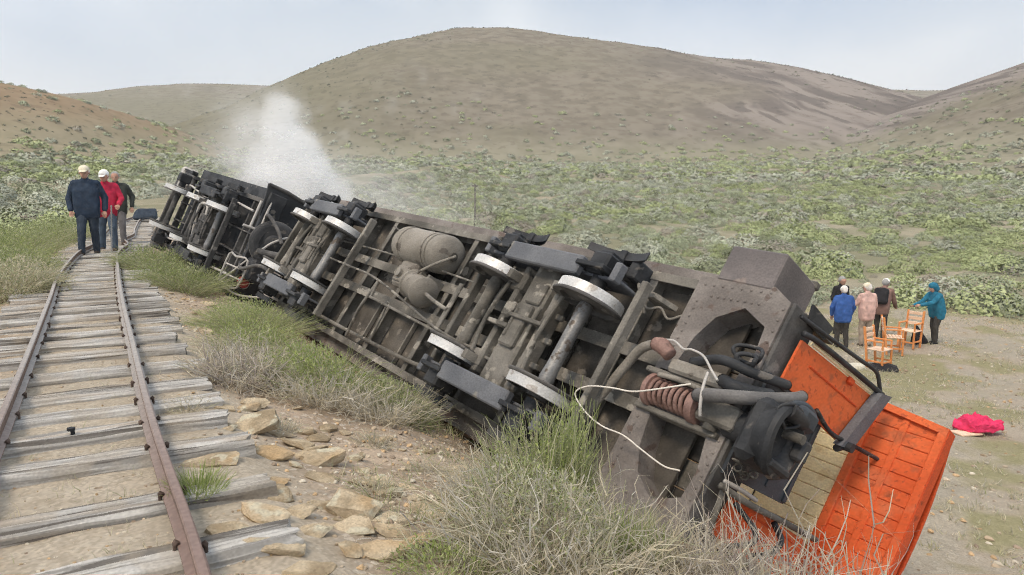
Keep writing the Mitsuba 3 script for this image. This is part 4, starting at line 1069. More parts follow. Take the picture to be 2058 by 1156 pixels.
tag(add('walking_stick', tube([(-8.62, 16.0, 1.0), (-8.60, 15.9, .5), (-8.58, 15.8, -.03)], .016, 8, 2), 'pale_pipe', True), 'thin pale walking stick held by the walker in red', 'walking stick')
# fence post beyond the coach
pz = float(any_height(-2.8, 56.0))
tag(add('fence_post', cat([cyl((-2.8, 56.0, pz - .2), (-2.78, 56.0, pz + 3.4), .075, 10, .06), cbox((-3.0, 55.95, pz + 3.18), (-2.55, 56.05, pz + 3.3), .02)]), 'dusty_steel', 30), 'lone thin post with a short crosspiece standing in the scrub', 'post')
bx = soft(hull_pts([(-.38, -.18, .1), (.32, -.18, .12), (-.38, .18, .1), (.35, .18, .1), (-.25, 0, .33), (.36, 0, .40)], [.10, .1, .1, .1, .12, .06]), .06, 3, .05, 8)
bx.apply_transform(trimesh.transformations.rotation_matrix(.5, [0, 0, 1]))
bx.apply_translation((-14.9, 30.2, 0.06))
tag(add('bundle', bx, 'dark_denim', True), 'dark bundle lying across the far rail beyond the walkers', 'bundle')
tw = tube([(-2.50, 4.05, -.05), (-2.495, 4.05, .02), (-2.50, 4.045, .035)], .012, 6, 1, False)
tag(add('iron_spike', cat([tw, cyl((-2.50, 4.045, .03), (-2.50, 4.045, .045), .022, 8)]), 'black_iron', 30), 'loose rusty iron spike standing upright between the rails', 'spike')
# ---------------------------------------------------------------- rocks on the bank


def rock(c, size, seed, flat=.45, tilt=(0, 0, 0), sink=.3, cut=3):
    r = np.random.default_rng(seed)
    p = r.normal(size=(26, 3))
    p /= np.linalg.norm(p, axis=1, keepdims=True)
    p *= r.uniform(.82, 1.08, (26, 1))
    p[:, 2] = np.clip(p[:, 2], -.62, .50 + .1 * r.random())
    m = trimesh.convex.convex_hull(p * [1, .62, flat * .62])
    m = m.subdivide().subdivide()
    v = np.array(m.vertices)
    v += np.array(m.vertex_normals) * ((nfbm(v * 3.1 + seed, 4, seed) - .5) * .13)[:, None]
    v[:, 2] += (np.floor((v[:, 2] + .02 * nnoise(v * 4)) * 14) / 14 - v[:, 2]) * .35     # bedding steps
    m = trimesh.Trimesh(v * size / 2, m.faces, process=False)
    m.apply_transform(trimesh.transformations.euler_matrix(*tilt))
    lo, hi = m.bounds[:, 2]
    z = c[2] if len(c) > 2 else float(base_height(c[0], c[1]))
    m.apply_translation((c[0], c[1], z - lo - (hi - lo) * sink))
    return m


BIG = [((-1.62, 4.55), .34, 11, .85, (.35, -.25, .4), .22, 'tilted tan slab leaning up beside the sleeper ends'),
       ((-1.34, 4.46), .24, 12, .8, (-.5, .2, -.3), .25, 'dark sided brown block next to the tilted tan slab'),
       ((-1.42, 4.10), .32, 13, .45, (.05, .06, .1), .45, 'flat yellowish slab in front of the dark sided block'),
       ((-1.60, 3.80), .40, 14, .5, (.1, -.08, .3), .62, 'broad yellow rock half buried against a sleeper'),
       ((-1.10, 3.12), .26, 15, .45, (.3, .15, -.3), .30, 'pinkish flat stone tilted between two sleeper ends'),
       ((-.98, 3.22), .17, 16, .6, (.2, -.2, .5), .3, 'small pale wedge of stone by the pinkish flat one'),
       ((-.78, 3.42), .34, 17, .8, (.22, .18, -.35), .26, 'large orange and yellow boulder in the middle of the bank'),
       ((-.57, 3.40), .24, 18, .35, (.02, .15, .25), .35, 'low tan slab touching the right of the orange boulder'),
       ((-.42, 3.62), .30, 19, .38, (.06, .08, -.2), .35, 'long pale flat stone farthest right on the bank'),
       ((-.56, 3.02), .24, 20, .75, (.2, .1, .3), .35, 'pale cream block below the orange boulder'),
       ((-.68, 2.94), .12, 21, .7, (.6, .5, .3), .2, 'thin upright flake of stone left of the cream block'),
       ((-.76, 2.62), .22, 22, .9, (.1, .1, .1), .35, 'pale lichened block at the bottom edge below the long sleeper end'),
       ((-1.22, 2.98), .20, 23, .6, (.1, .0, .4), .5, 'yellow crusted stone behind the nearest long sleeper end'),
       ((-.92, 3.46), .22, 24, .5, (.1, .4, .9), .45, 'narrow tan ridge of stone left of the orange boulder'),
       ((-.72, 3.20), .24, 25, .5, (.4, .0, -.2), .35, 'orange stone tucked under the big boulder'),
       ((-1.78, 4.42), .16, 26, .6, (.2, .1, 0), .4, 'small grey tan stone at the end of a sleeper'),
       ((-1.80, 4.12), .18, 27, .5, (.1, .2, .7), .5, 'pale low stone against the sleeper end above the yellow rock'),
       ((-.60, 4.00), .15, 28, .4, (0, .2, .2), .4, 'small pale stone alone on the bare earth'),
       ((-1.30, 5.10), .14, 29, .6, (.3, .1, .4), .3, 'small whitish stone at the foot of the green bush'),
       ((-.50, 3.80), .16, 30, .4, (0, .2, .6), .4, 'small tan stone behind the long pale flat one'),
       ((-1.20, 3.62), .15, 31, .5, (.2, 0, .2), .45, 'small brown stone behind the weathered sleeper stub'),
       ((-1.55, 4.02), .22, 32, .35, (.12, -.05, .6), .4, 'flat grey tan slab lapping over the broad yellow rock'),
       ((-1.05, 3.85), .26, 33, .30, (-.05, .1, -.2), .45, 'thin wide slab lying flat on the earth above the orange boulder'),
       ((-1.28, 4.72), .20, 34, .5, (.25, .1, .9), .35, 'tan wedge of stone between the tilted slab and the green bush'),
       ((-.88, 3.08), .20, 35, .4, (.1, -.1, .2), .4, 'flat tan stone left of the pale cream block'),
       ((-1.95, 4.85), .17, 36, .5, (.2, .2, .3), .35, 'grey tan stone by the sleeper end before the purplish bush'),
       ((-.36, 3.28), .20, 37, .4, (.05, .2, .4), .45, 'tan stone half hidden by the left edge of the straw clump'),
       ((-1.12, 4.18), .30, 41, .6, (.2, -.15, .5), .3, 'ochre block right of the flat yellowish slab'),
       ((-1.18, 3.42), .28, 42, .45, (.15, .2, -.1), .35, 'broad tan slab between the weathered sleeper stub and the bare earth'),
       ((-.95, 2.82), .26, 43, .55, (.1, .2, .2), .35, 'ochre stone directly above the lowest pale lichened block'),
       ((-1.85, 5.15), .22, 44, .6, (.3, .1, .3), .3, 'tan block at the foot of the purplish bush'),
       ((-.66, 3.78), .22, 45, .5, (-.1, .2, .8), .35, 'tan block on bare earth behind the large orange boulder'),
       ((-3.35, 7.9), .26, 46, .6, (.2, .1, .2), .3, 'pale stone at the sleeper ends beside the straw bush'),
       ((-3.9, 9.2), .30, 47, .5, (.1, .2, .5), .3, 'pale stone farther along the sleeper ends, before the dry pale bush'),
       ((-4.3, 10.3), .30, 48, .5, (.2, .1, .1), .3, 'far pale stone on the bank between track and coach corner')]
for c, sz, sd, fl, tl, sk, lb in BIG:
    tag(add('rock', rock(c, sz, sd, fl, tl, sk), 'sandstone', False), lb, 'rock')
for k in range(170):
    y = 2.5 + 9.5 * rng.random() ** 1.5
    i = int(np.argmin(np.abs(C_LINE[:, 1] - y)))
    nrm = np.array([_T[i][1], -_T[i][0]])
    u = rng.uniform(.95, 2.3)
    c = C_LINE[i] + nrm * u
    tag(add('rock', rock(c, np.exp(rng.uniform(np.log(.05), np.log(.24))), 100 + k, rng.uniform(.4, .8), rng.normal(size=3) * .25, .35), 'sandstone', False),
        'small tan stone lying loose on the earth bank', 'rock', 'small loose stones on the earth bank')


def scatter_mesh(proto_v, proto_f, P, S, rot=True, squash=None, cols=None, seed=1):
    r = np.random.default_rng(seed)
    a = r.uniform(0, 2 * np.pi, len(P))
    v = np.repeat(proto_v[None], len(P), 0) * (S[:, None, None] if np.ndim(S) == 1 else S[:, None, :])
    if squash is not None:
        v[..., 2] *= squash
    c, s = np.cos(a)[:, None], np.sin(a)[:, None]
    v = np.stack([v[..., 0] * c - v[..., 1] * s, v[..., 0] * s + v[..., 1] * c, v[..., 2]], -1) + P[:, None, :]
    f = (proto_f[None] + (np.arange(len(P)) * len(proto_v))[:, None, None]).reshape(-1, 3)
    return trimesh.Trimesh(v.reshape(-1, 3), f, process=False)


def pebbles(n, sampler, smin, smax, seed):
    r = np.random.default_rng(seed)
    xy = sampler(r, n)
    z = base_height(xy[:, 0], xy[:, 1])
    v0 = np.array(trimesh.creation.icosahedron().vertices)
    v0 = v0 * r.uniform(.7, 1.2, (len(v0), 1))
    S = np.exp(r.uniform(np.log(smin), np.log(smax), len(xy)))
    S = S[:, None] * r.uniform(.6, 1.3, (len(xy), 3)) * [1, 1, .6]
    m = scatter_mesh(v0, np.array(trimesh.creation.icosahedron().faces), np.column_stack([xy, z + S[:, 2] * .2]), S, seed=seed)
    col = np.array([[.42, .34, .25], [.54, .46, .36], [.33, .26, .20], [.50, .36, .22], [.60, .55, .46]])[r.integers(0, 5, len(xy))] * r.uniform(.75, 1.15, (len(xy), 1))
    return m, np.repeat(col, len(v0), 0)


def near_track(lo, hi, ymax):
    def f(r, n):
        y = 1.5 + (ymax - 1.5) * r.random(n) ** 1.7
        i = np.clip(np.searchsorted(C_LINE[:, 1], y), 0, len(C_LINE) - 1)
        u = r.uniform(lo, hi, n)
        return C_LINE[i] + np.stack([_T[i][:, 1], -_T[i][:, 0]], 1) * u[:, None]
    return f


ms, cs = zip(pebbles(5200, near_track(.9, 3.0, 14), .005, .026, 51), pebbles(2600, near_track(-.75, .75, 12), .003, .012, 52), pebbles(3200, lambda r, n: np.stack([r.uniform(2.5, 16, n), r.uniform(5, 24, n)], 1), .012, .05, 53))
tag(add('pebbles', cat(ms), 'stone_tint', False, color=np.vstack(cs)), 'loose pebbles scattered over the earth bank and the flat', 'pebbles', kind='stuff')
# ---------------------------------------------------------------- plants


def ribbons(base, tip, bend, wid, col0, col1, seg=3, seed=0, taper=.25):
    """Many thin curved blades as one vertex coloured mesh: base, tip, bend are (n, 3)."""
    r = np.random.default_rng(seed)
    n = len(base)
    t = np.linspace(0, 1, seg + 1)
    P = base[:, None] * (1 - t)[None, :, None] + tip[:, None] * t[None, :, None] + bend[:, None] * (4 * t * (1 - t))[None, :, None]
    d = tip - base
    side = np.cross(d, r.normal(size=(n, 3)))
    side /= np.linalg.norm(side, axis=1, keepdims=True) + 1e-9
    w = (wid[:, None] * (1 - (1 - taper) * t)[None])[..., None] * side[:, None] / 2
    v = np.stack([P - w, P + w], 2).reshape(n, -1, 3)
    C = col0[:, None] * (1 - t)[None, :, None] + col1[:, None] * t[None, :, None]
    C = np.repeat(C[:, :, None], 2, 2).reshape(n, -1, 3)
    i = np.arange(seg) * 2
    f0 = np.vstack([np.stack([i, i + 1, i + 3], 1), np.stack([i, i + 3, i + 2], 1)])
    f = (f0[None] + (np.arange(n) * 2 * (seg + 1))[:, None, None]).reshape(-1, 3)
    return trimesh.Trimesh(v.reshape(-1, 3), f, process=False), C.reshape(-1, 3)


PAL = dict(straw=[(.62, .56, .42), (.72, .67, .54), (.52, .46, .34)], grey=[(.58, .55, .49), (.70, .67, .61), (.48, .45, .40)], purple=[(.40, .34, .315), (.50, .44, .41), (.31, .265, .25)],
           green=[(.30, .36, .13), (.38, .44, .18), (.24, .30, .11)], pale=[(.44, .46, .28), (.54, .54, .36), (.36, .39, .23)], lime=[(.40, .48, .16), (.46, .53, .22), (.32, .40, .13)])


def pick(r, names, n):
    c = np.array(sum((PAL[q] for q in names), []))
    return c[r.integers(0, len(c), n)] * r.uniform(.75, 1.2, (n, 1))


def ground_z(xy):
    return base_height(xy[:, 0], xy[:, 1])


def tuft(c, R, Hh, n, names, tipnames, seed, wid=(.003, .006), spread=.7, lean=(0, 0), jitter=.25, droop=.12, crook=.06, foot=.45):
    r = np.random.default_rng(seed)
    a = r.uniform(0, 2 * np.pi, n)
    q = np.sqrt(r.random(n))
    b = np.stack([c[0] + np.cos(a) * q * R * foot, c[1] + np.sin(a) * q * R * foot], 1)
    base = np.column_stack([b, ground_z(b) - .02])
    el = np.clip(q * spread + r.normal(size=n) * jitter * .5, 0, 1.35)
    a2 = a + r.normal(size=n) * .35
    L = Hh * r.uniform(.55, 1.08, n) * (1 - .25 * el)
    d = np.stack([np.cos(a2) * np.sin(el) * R / max(Hh, .01) * 1.4 + lean[0], np.sin(a2) * np.sin(el) * R / max(Hh, .01) * 1.4 + lean[1], np.cos(el)], 1)
    tip = base + d * L[:, None]
    bend = r.normal(size=(n, 3)) * crook * L[:, None] + np.array([0, 0, 1]) * (droop * L * np.sin(el))[:, None]
    return ribbons(base, tip, bend, r.uniform(*wid, n), pick(r, names, n) * .85, pick(r, tipnames, n), 3, seed)


def twigs(c, R, Hh, n, names, seed, wid=(.003, .007), sub=3):
    """A crooked dry shrub: stems that fork."""
    r = np.random.default_rng(seed)
    m1 = []
    a = r.uniform(0, 2 * np.pi, n)
    q = np.sqrt(r.random(n))
    b = np.stack([c[0] + np.cos(a) * q * R * .5, c[1] + np.sin(a) * q * R * .5], 1)
    base = np.column_stack([b, ground_z(b) - .02])
    el = np.clip(q * 1.0 + r.normal(size=n) * .25, 0, 1.45)
    d = np.stack([np.cos(a) * np.sin(el), np.sin(a) * np.sin(el), np.cos(el)], 1) + r.normal(size=(n, 3)) * .2
    L = r.uniform(.4, .9, n) * np.hypot(R * .75 * np.sin(el), Hh * np.cos(el))
    tip = base + d * L[:, None]
    tip[:, 2] = np.maximum(tip[:, 2], base[:, 2] + .03)
    out = [ribbons(base, tip, r.normal(size=(n, 3)) * .1 * L[:, None], r.uniform(*wid, n) * 1.3, pick(r, names, n), pick(r, names, n), 3, seed, .6)]
    for k in range(sub):
        t = r.uniform(.35, 1, n)[:, None]
        b2 = base * (1 - t) + tip * t
        d2 = d + r.normal(size=(n, 3)) * .75
        d2 /= np.linalg.norm(d2, axis=1, keepdims=True)
        L2 = L * r.uniform(.25, .6, n)
        t2 = b2 + d2 * L2[:, None]
        t2[:, 2] = np.maximum(t2[:, 2], base[:, 2] + .02)
        out.append(ribbons(b2, t2, r.normal(size=(n, 3)) * .18 * L2[:, None], r.uniform(*wid, n) * .8, pick(r, names, n), pick(r, names, n), 3, seed + 9 * k + 1, .4))
    return cat([o[0] for o in out]), np.vstack([o[1] for o in out])


def leaf_dust(c, R, Hh, n, names, seed, size=(.008, .018)):
    """Small leaves through the dome of a bush."""
    r = np.random.default_rng(seed)
    d = r.normal(size=(n, 3))
    d /= np.linalg.norm(d, axis=1, keepdims=True)
    d[:, 2] = np.abs(d[:, 2])
    rad = r.uniform(.55, 1.0, n) * (.8 + .45 * nfbm(d * 2.3 + seed, 3, seed))
    p = d * rad[:, None] * [R, R, Hh]
    xy = p[:, :2] + c[:2]
    p = np.column_stack([xy, p[:, 2] + ground_z(xy)])
    s = r.uniform(*size, n)
    e = unit_rows(d * .6 + r.normal(size=(n, 3)) * .6 + [0, 0, .5])
    return ribbons(p, p + e * (s * 2.4)[:, None], r.normal(size=(n, 3)) * s[:, None] * .2, s, pick(r, names, n), pick(r, names, n), 2, seed, .3)


def unit_rows(v):
    return v / (np.linalg.norm(v, axis=1, keepdims=True) + 1e-9)


def plant(label, cat_, pieces, base='bush', group=None):
    k = key_for(base)
    for n_, (m_, c_) in pieces:
        add(k + '__' + n_, m_, 'leaf_tint', False, color=c_)
    tag(k, label, cat_, group)
    return k


# the big dry clump in front of the wreck
plant('large dry straw clump with green shoots at the bottom middle, before the end platform', 'bush',
      [('dry_stems', tuft((.24, 3.36), .54, .50, 620, ['straw', 'straw', 'grey'], ['straw', 'pale'], 1, (.006, .011), 1.1, crook=.2, foot=.85)),
       ('dry_twigs', twigs((.28, 3.26), .62, .44, 330, ['straw', 'grey', 'straw'], 2, (.005, .010), 4)),
       ('pale_twigs', twigs((.10, 3.3), .60, .46, 330, ['grey', 'straw'], 333, (.005, .009), 4)), ('green_stems', tuft((.60, 3.36), .20, .46, 320, ['green', 'pale'], ['lime', 'green'], 3, (.005, .009), .5)), ('leaves', leaf_dust((.20, 3.42), .52, .46, 6500, ['pale', 'pale', 'green', 'grey'], 33, (.006, .013)))])
plant('tall green tuft with pale stems growing up against the near wheels', 'bush',
      [('stems', tuft((.14, 4.02), .38, .70, 800, ['straw', 'pale', 'straw'], ['pale', 'lime', 'straw'], 4, (.004, .008), .85, crook=.07)),
       ('upright_shoots', tuft((.30, 4.02), .20, .88, 260, ['straw', 'pale', 'lime'], ['lime', 'pale'], 5, (.005, .010), .5, lean=(.06, 0), crook=.06)), ('shoot_leaves', leaf_dust((.34, 4.02), .16, .80, 1500, ['lime', 'pale'], 55, (.006, .012))),
       ('leaves', leaf_dust((.18, 4.0), .36, .60, 3600, ['lime', 'green', 'pale'], 6, (.005, .011))),
       ('dry_twigs', twigs((.0, 4.0), .42, .38, 300, ['straw', 'grey'], 7, (.004, .008)))])
plant('brown grey dry shrub at the bottom right before the foot of the orange platform', 'bush',
      [('dry_twigs', twigs((1.20, 3.12), .52, .60, 620, ['grey', 'purple', 'straw'], 8, (.004, .008), 4)),
       ('pale_twigs', tuft((1.22, 3.15), .52, .54, 200, ['straw', 'grey'], ['straw', 'grey'], 9, (.005, .010), 1.3, crook=.45, foot=.8))])
plant('purplish dead shrub below the lower end plate, between straw clump and orange panel', 'bush',
      [('dry_twigs', twigs((.86, 3.26), .46, .40, 600, ['purple', 'grey', 'straw'], 10, (.004, .008), 4)), ('straw', tuft((.80, 3.36), .38, .50, 300, ['straw', 'grey'], ['straw', 'grey'], 11, (.004, .007), .9, crook=.12))])
plant('curly pale dry shrub at the lower right corner of the wreck', 'bush',
      [('dry_twigs', twigs((1.62, 3.14), .50, .70, 460, ['straw', 'grey', 'straw'], 12, (.005, .010), 4)), ('curled_stems', tuft((1.55, 3.1), .55, .66, 150, ['straw', 'grey'], ['straw'], 121, (.006, .011), 1.35, crook=.5, foot=.9))])
plant('low leafy green patch at the bottom edge left of the straw clump', 'bush',
      [('leaves', leaf_dust((-.26, 2.92), .28, .13, 1500, ['green', 'pale', 'lime'], 13, (.005, .011))), ('stems', tuft((-.26, 2.92), .35, .18, 400, ['straw', 'pale'], ['pale', 'straw'], 14, (.003, .006), 1.1))])
plant('thin dry shrub with curled stems right of the long pale flat stone', 'bush',
      [('dry_twigs', twigs((-.14, 3.95), .36, .24, 260, ['straw', 'grey'], 15, (.004, .008))), ('stems', tuft((-.08, 3.75), .34, .28, 330, ['straw', 'pale'], ['pale', 'straw', 'green'], 16, (.004, .007), 1.05, crook=.2))])
for k, (x, y) in enumerate([(-.55, 4.45), (-.25, 4.55), (-1.55, 4.75), (-.95, 4.9), (-2.15, 4.75), (-.72, 3.75)]):
    LBT = ['small dry tuft on bare earth nearest the dark gap under the coach', 'small straw tuft between the bare earth and the tall green tuft', 'small dry tuft behind the tilted tan slab', 'thin straw tuft alone on the earth below the rounded bush', 'small dry tuft at the sleeper ends before the purplish bush', 'tiny straw tuft behind the large orange boulder']
    plant(LBT[k], 'grass tuft', [('blades', tuft((x, y), .16, .13, 130, ['straw', 'grey'], ['straw', 'pale'], 140 + k, (.003, .007), 1.1, crook=.2)), ('dry_twigs', twigs((x, y), .18, .10, 40, ['grey', 'straw'], 150 + k, (.003, .006)))], 'grass_tuft')
# bushes between the track and the coach
plant('dry purplish bush beside the sleepers, nearest of those before the coach', 'bush',
      [('dry_twigs', twigs((-2.15, 5.72), .44, .34, 330, ['purple', 'grey', 'straw'], 17, (.006, .011), 4)), ('straw', tuft((-2.2, 5.9), .42, .36, 260, ['straw', 'grey'], ['straw', 'pale'], 18, (.006, .010), 1.0, crook=.14))])
plant('dense bright green bush in front of the coach lower side', 'bush',
      [('leaves', leaf_dust((-1.62, 6.15), .54, .42, 4200, ['green', 'lime', 'pale'], 19, (.008, .016))), ('stems', tuft((-1.62, 6.1), .56, .46, 600, ['pale', 'straw'], ['pale', 'lime'], 20, (.005, .009), 1.0, crook=.12)), ('dry_twigs', twigs((-1.55, 5.75), .55, .28, 380, ['straw', 'grey'], 21, (.005, .009)))])
plant('rounded green and grey bush under the near bogie', 'bush',
      [('leaves', leaf_dust((-1.02, 6.12), .42, .34, 3000, ['green', 'pale', 'pale'], 22, (.008, .015))), ('stems', tuft((-1.02, 6.08), .48, .38, 500, ['pale', 'straw'], ['straw', 'pale'], 23, (.005, .009), 1.05, crook=.12)), ('dry_twigs', twigs((-1.1, 5.72), .5, .22, 340, ['straw', 'grey'], 24, (.005, .009)))])
plant('straw coloured bush with green tips beyond the purplish one', 'bush',
      [('stems', tuft((-2.55, 7.1), .58, .38, 900, ['straw', 'grey'], ['straw', 'pale'], 25, (.006, .010), 1.0, crook=.14)), ('leaves', leaf_dust((-2.5, 7.3), .55, .38, 3200, ['pale', 'lime', 'green'], 26, (.008, .015))), ('dry_twigs', twigs((-2.45, 6.85), .5, .3, 300, ['straw', 'grey'], 27, (.005, .009)))])
plant('yellow green bush by the bent lower corner of the coach', 'bush',
      [('leaves', leaf_dust((-3.05, 8.6), .62, .42, 3400, ['lime', 'pale'], 28, (.008, .014))), ('stems', tuft((-3.05, 8.5), .7, .45, 1200, ['straw', 'pale'], ['lime', 'pale'], 29, (.005, .008), 1.0))])
plant('dry pale bush at the far sleeper ends before the coach corner', 'bush',
      [('stems', tuft((-3.55, 9.7), .55, .28, 600, ['straw', 'grey'], ['straw', 'pale'], 30, (.006, .010), 1.1)), ('leaves', leaf_dust((-3.6, 10.0), .6, .3, 1500, ['pale', 'lime'], 31, (.008, .014)))])
plant('green bush under the ladder of the black tender', 'bush',
      [('leaves', leaf_dust((-5.25, 11.7), .8, .45, 3200, ['green', 'pale'], 32, (.010, .018))), ('stems', tuft((-5.2, 11.6), .8, .5, 900, ['pale', 'straw'], ['green', 'pale'], 33, (.007, .011), 1.0))])
plant('green bush at the foot of the black tender wheels', 'bush',
      [('leaves', leaf_dust((-6.4, 13.3), .8, .5, 3200, ['green', 'green', 'pale'], 34, (.010, .018))), ('stems', tuft((-6.4, 13.2), .8, .55, 900, ['pale', 'straw'], ['green', 'pale'], 35, (.007, .011), 1.0))])
plant('small fresh green grass tuft growing against the near rail', 'grass tuft',
      [('blades', tuft((-1.47, 3.30), .15, .20, 520, ['green'], ['green', 'lime'], 36, (.003, .006), .85, crook=.05))], 'grass_tuft')
for k, (x, y, R, h, nm) in enumerate([(-6.9, 10.0, .8, .55, ['pale', 'straw']), (-8.6, 12.4, .9, .55, ['green', 'pale']), (-10.4, 14.6, 1.2, .75, ['green', 'green', 'pale']), (-11.6, 17.0, 1.3, .8, ['green', 'pale']), (-13.2, 17.6, 1.4, .9, ['green', 'pale']), (-12.6, 20.2, 1.3, .8, ['pale', 'green']), (-9.6, 12.2, .9, .5, ['pale', 'grey'])]):
    LBS = ['pale low bush at the left edge beside the sleepers', 'low green bush left of the track behind the pale one', 'tall leafy green bush left of the man in navy', 'green bush rising behind the tall leafy one, left of the walkers', 'bushy green mound at the left edge of the photo', 'grey green bush just left of the walkers on the far side', 'greyish dry bush low at the left edge']
    plant(LBS[k], 'bush', [('leaves', leaf_dust((x, y), R, h, 4200, nm, 60 + k, (.012, .024))), ('stems', tuft((x, y), R, h * 1.05, 900, ['straw', 'pale'], nm, 80 + k, (.008, .012), 1.0))])
# loose grass over banks and flat: nobody could count it
r = np.random.default_rng(5)


def grass_patch(xy, h, wid, names, seed, per=7):
    r = np.random.default_rng(seed)
    b = np.repeat(xy, per, 0) + r.normal(size=(len(xy) * per, 2)) * .035
    base = np.column_stack([b, ground_z(b) - .005])
    n = len(base)
    d = r.normal(size=(n, 3)) * [.6, .6, .25] + [0, 0, 1]
    L = h * r.uniform(.4, 1.2, n)
    return ribbons(base, base + d * L[:, None], r.normal(size=(n, 3)) * .12 * L[:, None], r.uniform(*wid, n), pick(r, names, n), pick(r, names, n), 2, seed)


xy1 = near_track(1.25, 3.4, 13)(r, 1500)
xy1 = xy1[nfbm(np.column_stack([xy1 * 1.1, xy1[:, 0] * 0]), 3, 4) > .50]
xy2 = near_track(-4.5, -1.1, 26)(r, 3000)
xy3 = np.stack([r.uniform(2.6, 22, 9000), r.uniform(4.5, 26, 9000)], 1)
xy3 = xy3[(signed_track(xy3[:, 0], xy3[:, 1]) > 5.5) & (nfbm(np.column_stack([xy3 * .9, xy3[:, 0] * 0]), 3, 14) > .44)]
xy4 = near_track(-.45, .45, 9)(r, 130)
pl = [grass_patch(xy1, .10, (.003, .006), ['straw', 'pale', 'green'], 41), grass_patch(xy2, .26, (.006, .012), ['green', 'pale', 'straw'], 42, 8), grass_patch(xy3, .075, (.010, .022), ['straw', 'pale', 'straw', 'grey'], 43, 5), grass_patch(xy4, .05, (.002, .005), ['pale', 'straw'], 44, 5)]
tag(add('grass', cat([p[0] for p in pl]), 'leaf_tint', False, color=np.vstack([p[1] for p in pl])), 'short dry grass over the banks and the open flat', 'grass', kind='stuff')

# ---------------------------------------------------------------- the scrub that covers the valley
SC = [[(.31, .36, .235), (.40, .445, .305), (.49, .525, .385)], [(.335, .40, .20), (.43, .485, .255), (.51, .555, .325)], [(.40, .435, .34), (.49, .52, .425), (.57, .59, .50)],
      [(.20, .235, .145), (.26, .29, .185), (.315, .34, .23)], [(.33, .31, .26), (.415, .39, .33), (.49, .46, .395)], [(.095, .108, .070), (.125, .135, .090), (.155, .16, .115)]]
WGT = [.40, .20, .24, .08, .08]


def shrub_proto(n, leaf, seed):
    """Leaf faces over a lumpy dome of unit radius; returns vertices (n, 3, 3) and a tone index per face."""
    r = np.random.default_rng(seed)
    d = r.normal(size=(n, 3))
    d /= np.linalg.norm(d, axis=1, keepdims=True)
    d[:, 2] = np.abs(d[:, 2]) - .08
    rad = (.62 + .62 * nfbm(d * 2.0 + seed * 3.3, 3, seed)) * r.uniform(.72, 1.02, n)
    p = d * rad[:, None] * [1, 1, .92]
    nrm = unit_rows(d + r.normal(size=(n, 3)) * .55 + [0, 0, .25])
    t = unit_rows(np.cross(nrm, r.normal(size=(n, 3))))
    b = np.cross(nrm, t)
    s = leaf * r.uniform(.6, 1.35, (n, 1))
    lobe = unit_rows(d + .55 * (np.stack([nfbm(d * 2.6 + seed + 10 * q, 2, seed + q) for q in range(3)], 1) - .5) * 2 + [0, 0, .15])
    nr = unit_rows(.72 * lobe + .28 * nrm)          # leaves shade with the tuft they belong to
    return np.stack([p + t * s, p - t * s * .55 + b * s * .8, p - t * s * .55 - b * s * .8], 1), r.integers(0, 3, n), r.uniform(.92, 1.08, n), nr


PROTO = {lv: [shrub_proto(n, lf, 900 + 10 * q + k) for k in range(4)] for q, (lv, n, lf) in enumerate((('near', 800, .060), ('mid', 260, .105), ('far', 80, .205)))}


def shrub_arrays(P, S, kind, lv, r):
    vs, cs, ns = [], [], []
    for k in range(4):
        m = (np.arange(len(P)) % 4) == k
        if not m.any():
            continue
        v0, tone, br, nr = PROTO[lv][k]
        a = r.uniform(0, 2 * np.pi, m.sum())[:, None, None]
        sc = np.stack([S[m] * r.uniform(.85, 1.2, m.sum()), S[m] * r.uniform(.85, 1.2, m.sum()), S[m] * r.uniform(.7, 1.1, m.sum())], 1)
        v = v0[None] * sc[:, None, None, :]
        v = np.stack([v[..., 0] * np.cos(a) - v[..., 1] * np.sin(a), v[..., 0] * np.sin(a) + v[..., 1] * np.cos(a), v[..., 2]], -1) + P[m][:, None, None, :]
        q = np.broadcast_to(nr[None, :, None, :], v.shape) / sc[:, None, None, :]
        q = np.stack([q[..., 0] * np.cos(a) - q[..., 1] * np.sin(a), q[..., 0] * np.sin(a) + q[..., 1] * np.cos(a), q[..., 2]], -1)
        ns.append(unit_rows(q.reshape(-1, 3)))
        SCm = np.array(SC)[kind[m]]
        c = (.4 * SCm[:, tone] + .6 * SCm.mean(1)[:, None]) * br[None, :, None] * r.uniform(.82, 1.15, (m.sum(), 1, 1))
        vs.append(v.reshape(-1, 3))
        cs.append(np.repeat(c.reshape(-1, 3) * .86, 3, 0))
    v = np.vstack(vs)
    return trimesh.Trimesh(v, np.arange(len(v)).reshape(-1, 3), process=False), np.vstack(cs), np.vstack(ns)


def add_leafy(base, m, c, n):
    k = key_for(base)
    scene[k] = {'type': 'ply', 'filename': meshkit.write_ply(m, color=c, normals=n), 'face_normals': False, 'bsdf': {'type': 'ref', 'id': 'stone_tint'}}
    return k


r = np.random.default_rng(23)


def wedge(n, d0, d1, half=.80):
    """Points over the ground between two distances, in the valley ahead."""
    d = np.sqrt(r.uniform(d0 ** 2, d1 ** 2, n))
    a = r.uniform(-half, half, n)
    return np.stack([d * np.sin(a), d * np.cos(a)], 1)


def keep_scrub(xy):
    u = signed_track(xy[:, 0], xy[:, 1])
    d = np.hypot(xy[:, 0], xy[:, 1])
    clear = (u > 0) & (xy[:, 1] < 24.5 + 2.0 * np.sin(xy[:, 0] * .6) - 0.0 * d) & (xy[:, 0] > 3)
    inwreck = (np.abs(u - 4.5) < 3.4) & (xy[:, 1] < 21)
    return (np.abs(u) > 2.3) & ~clear & ~inwreck


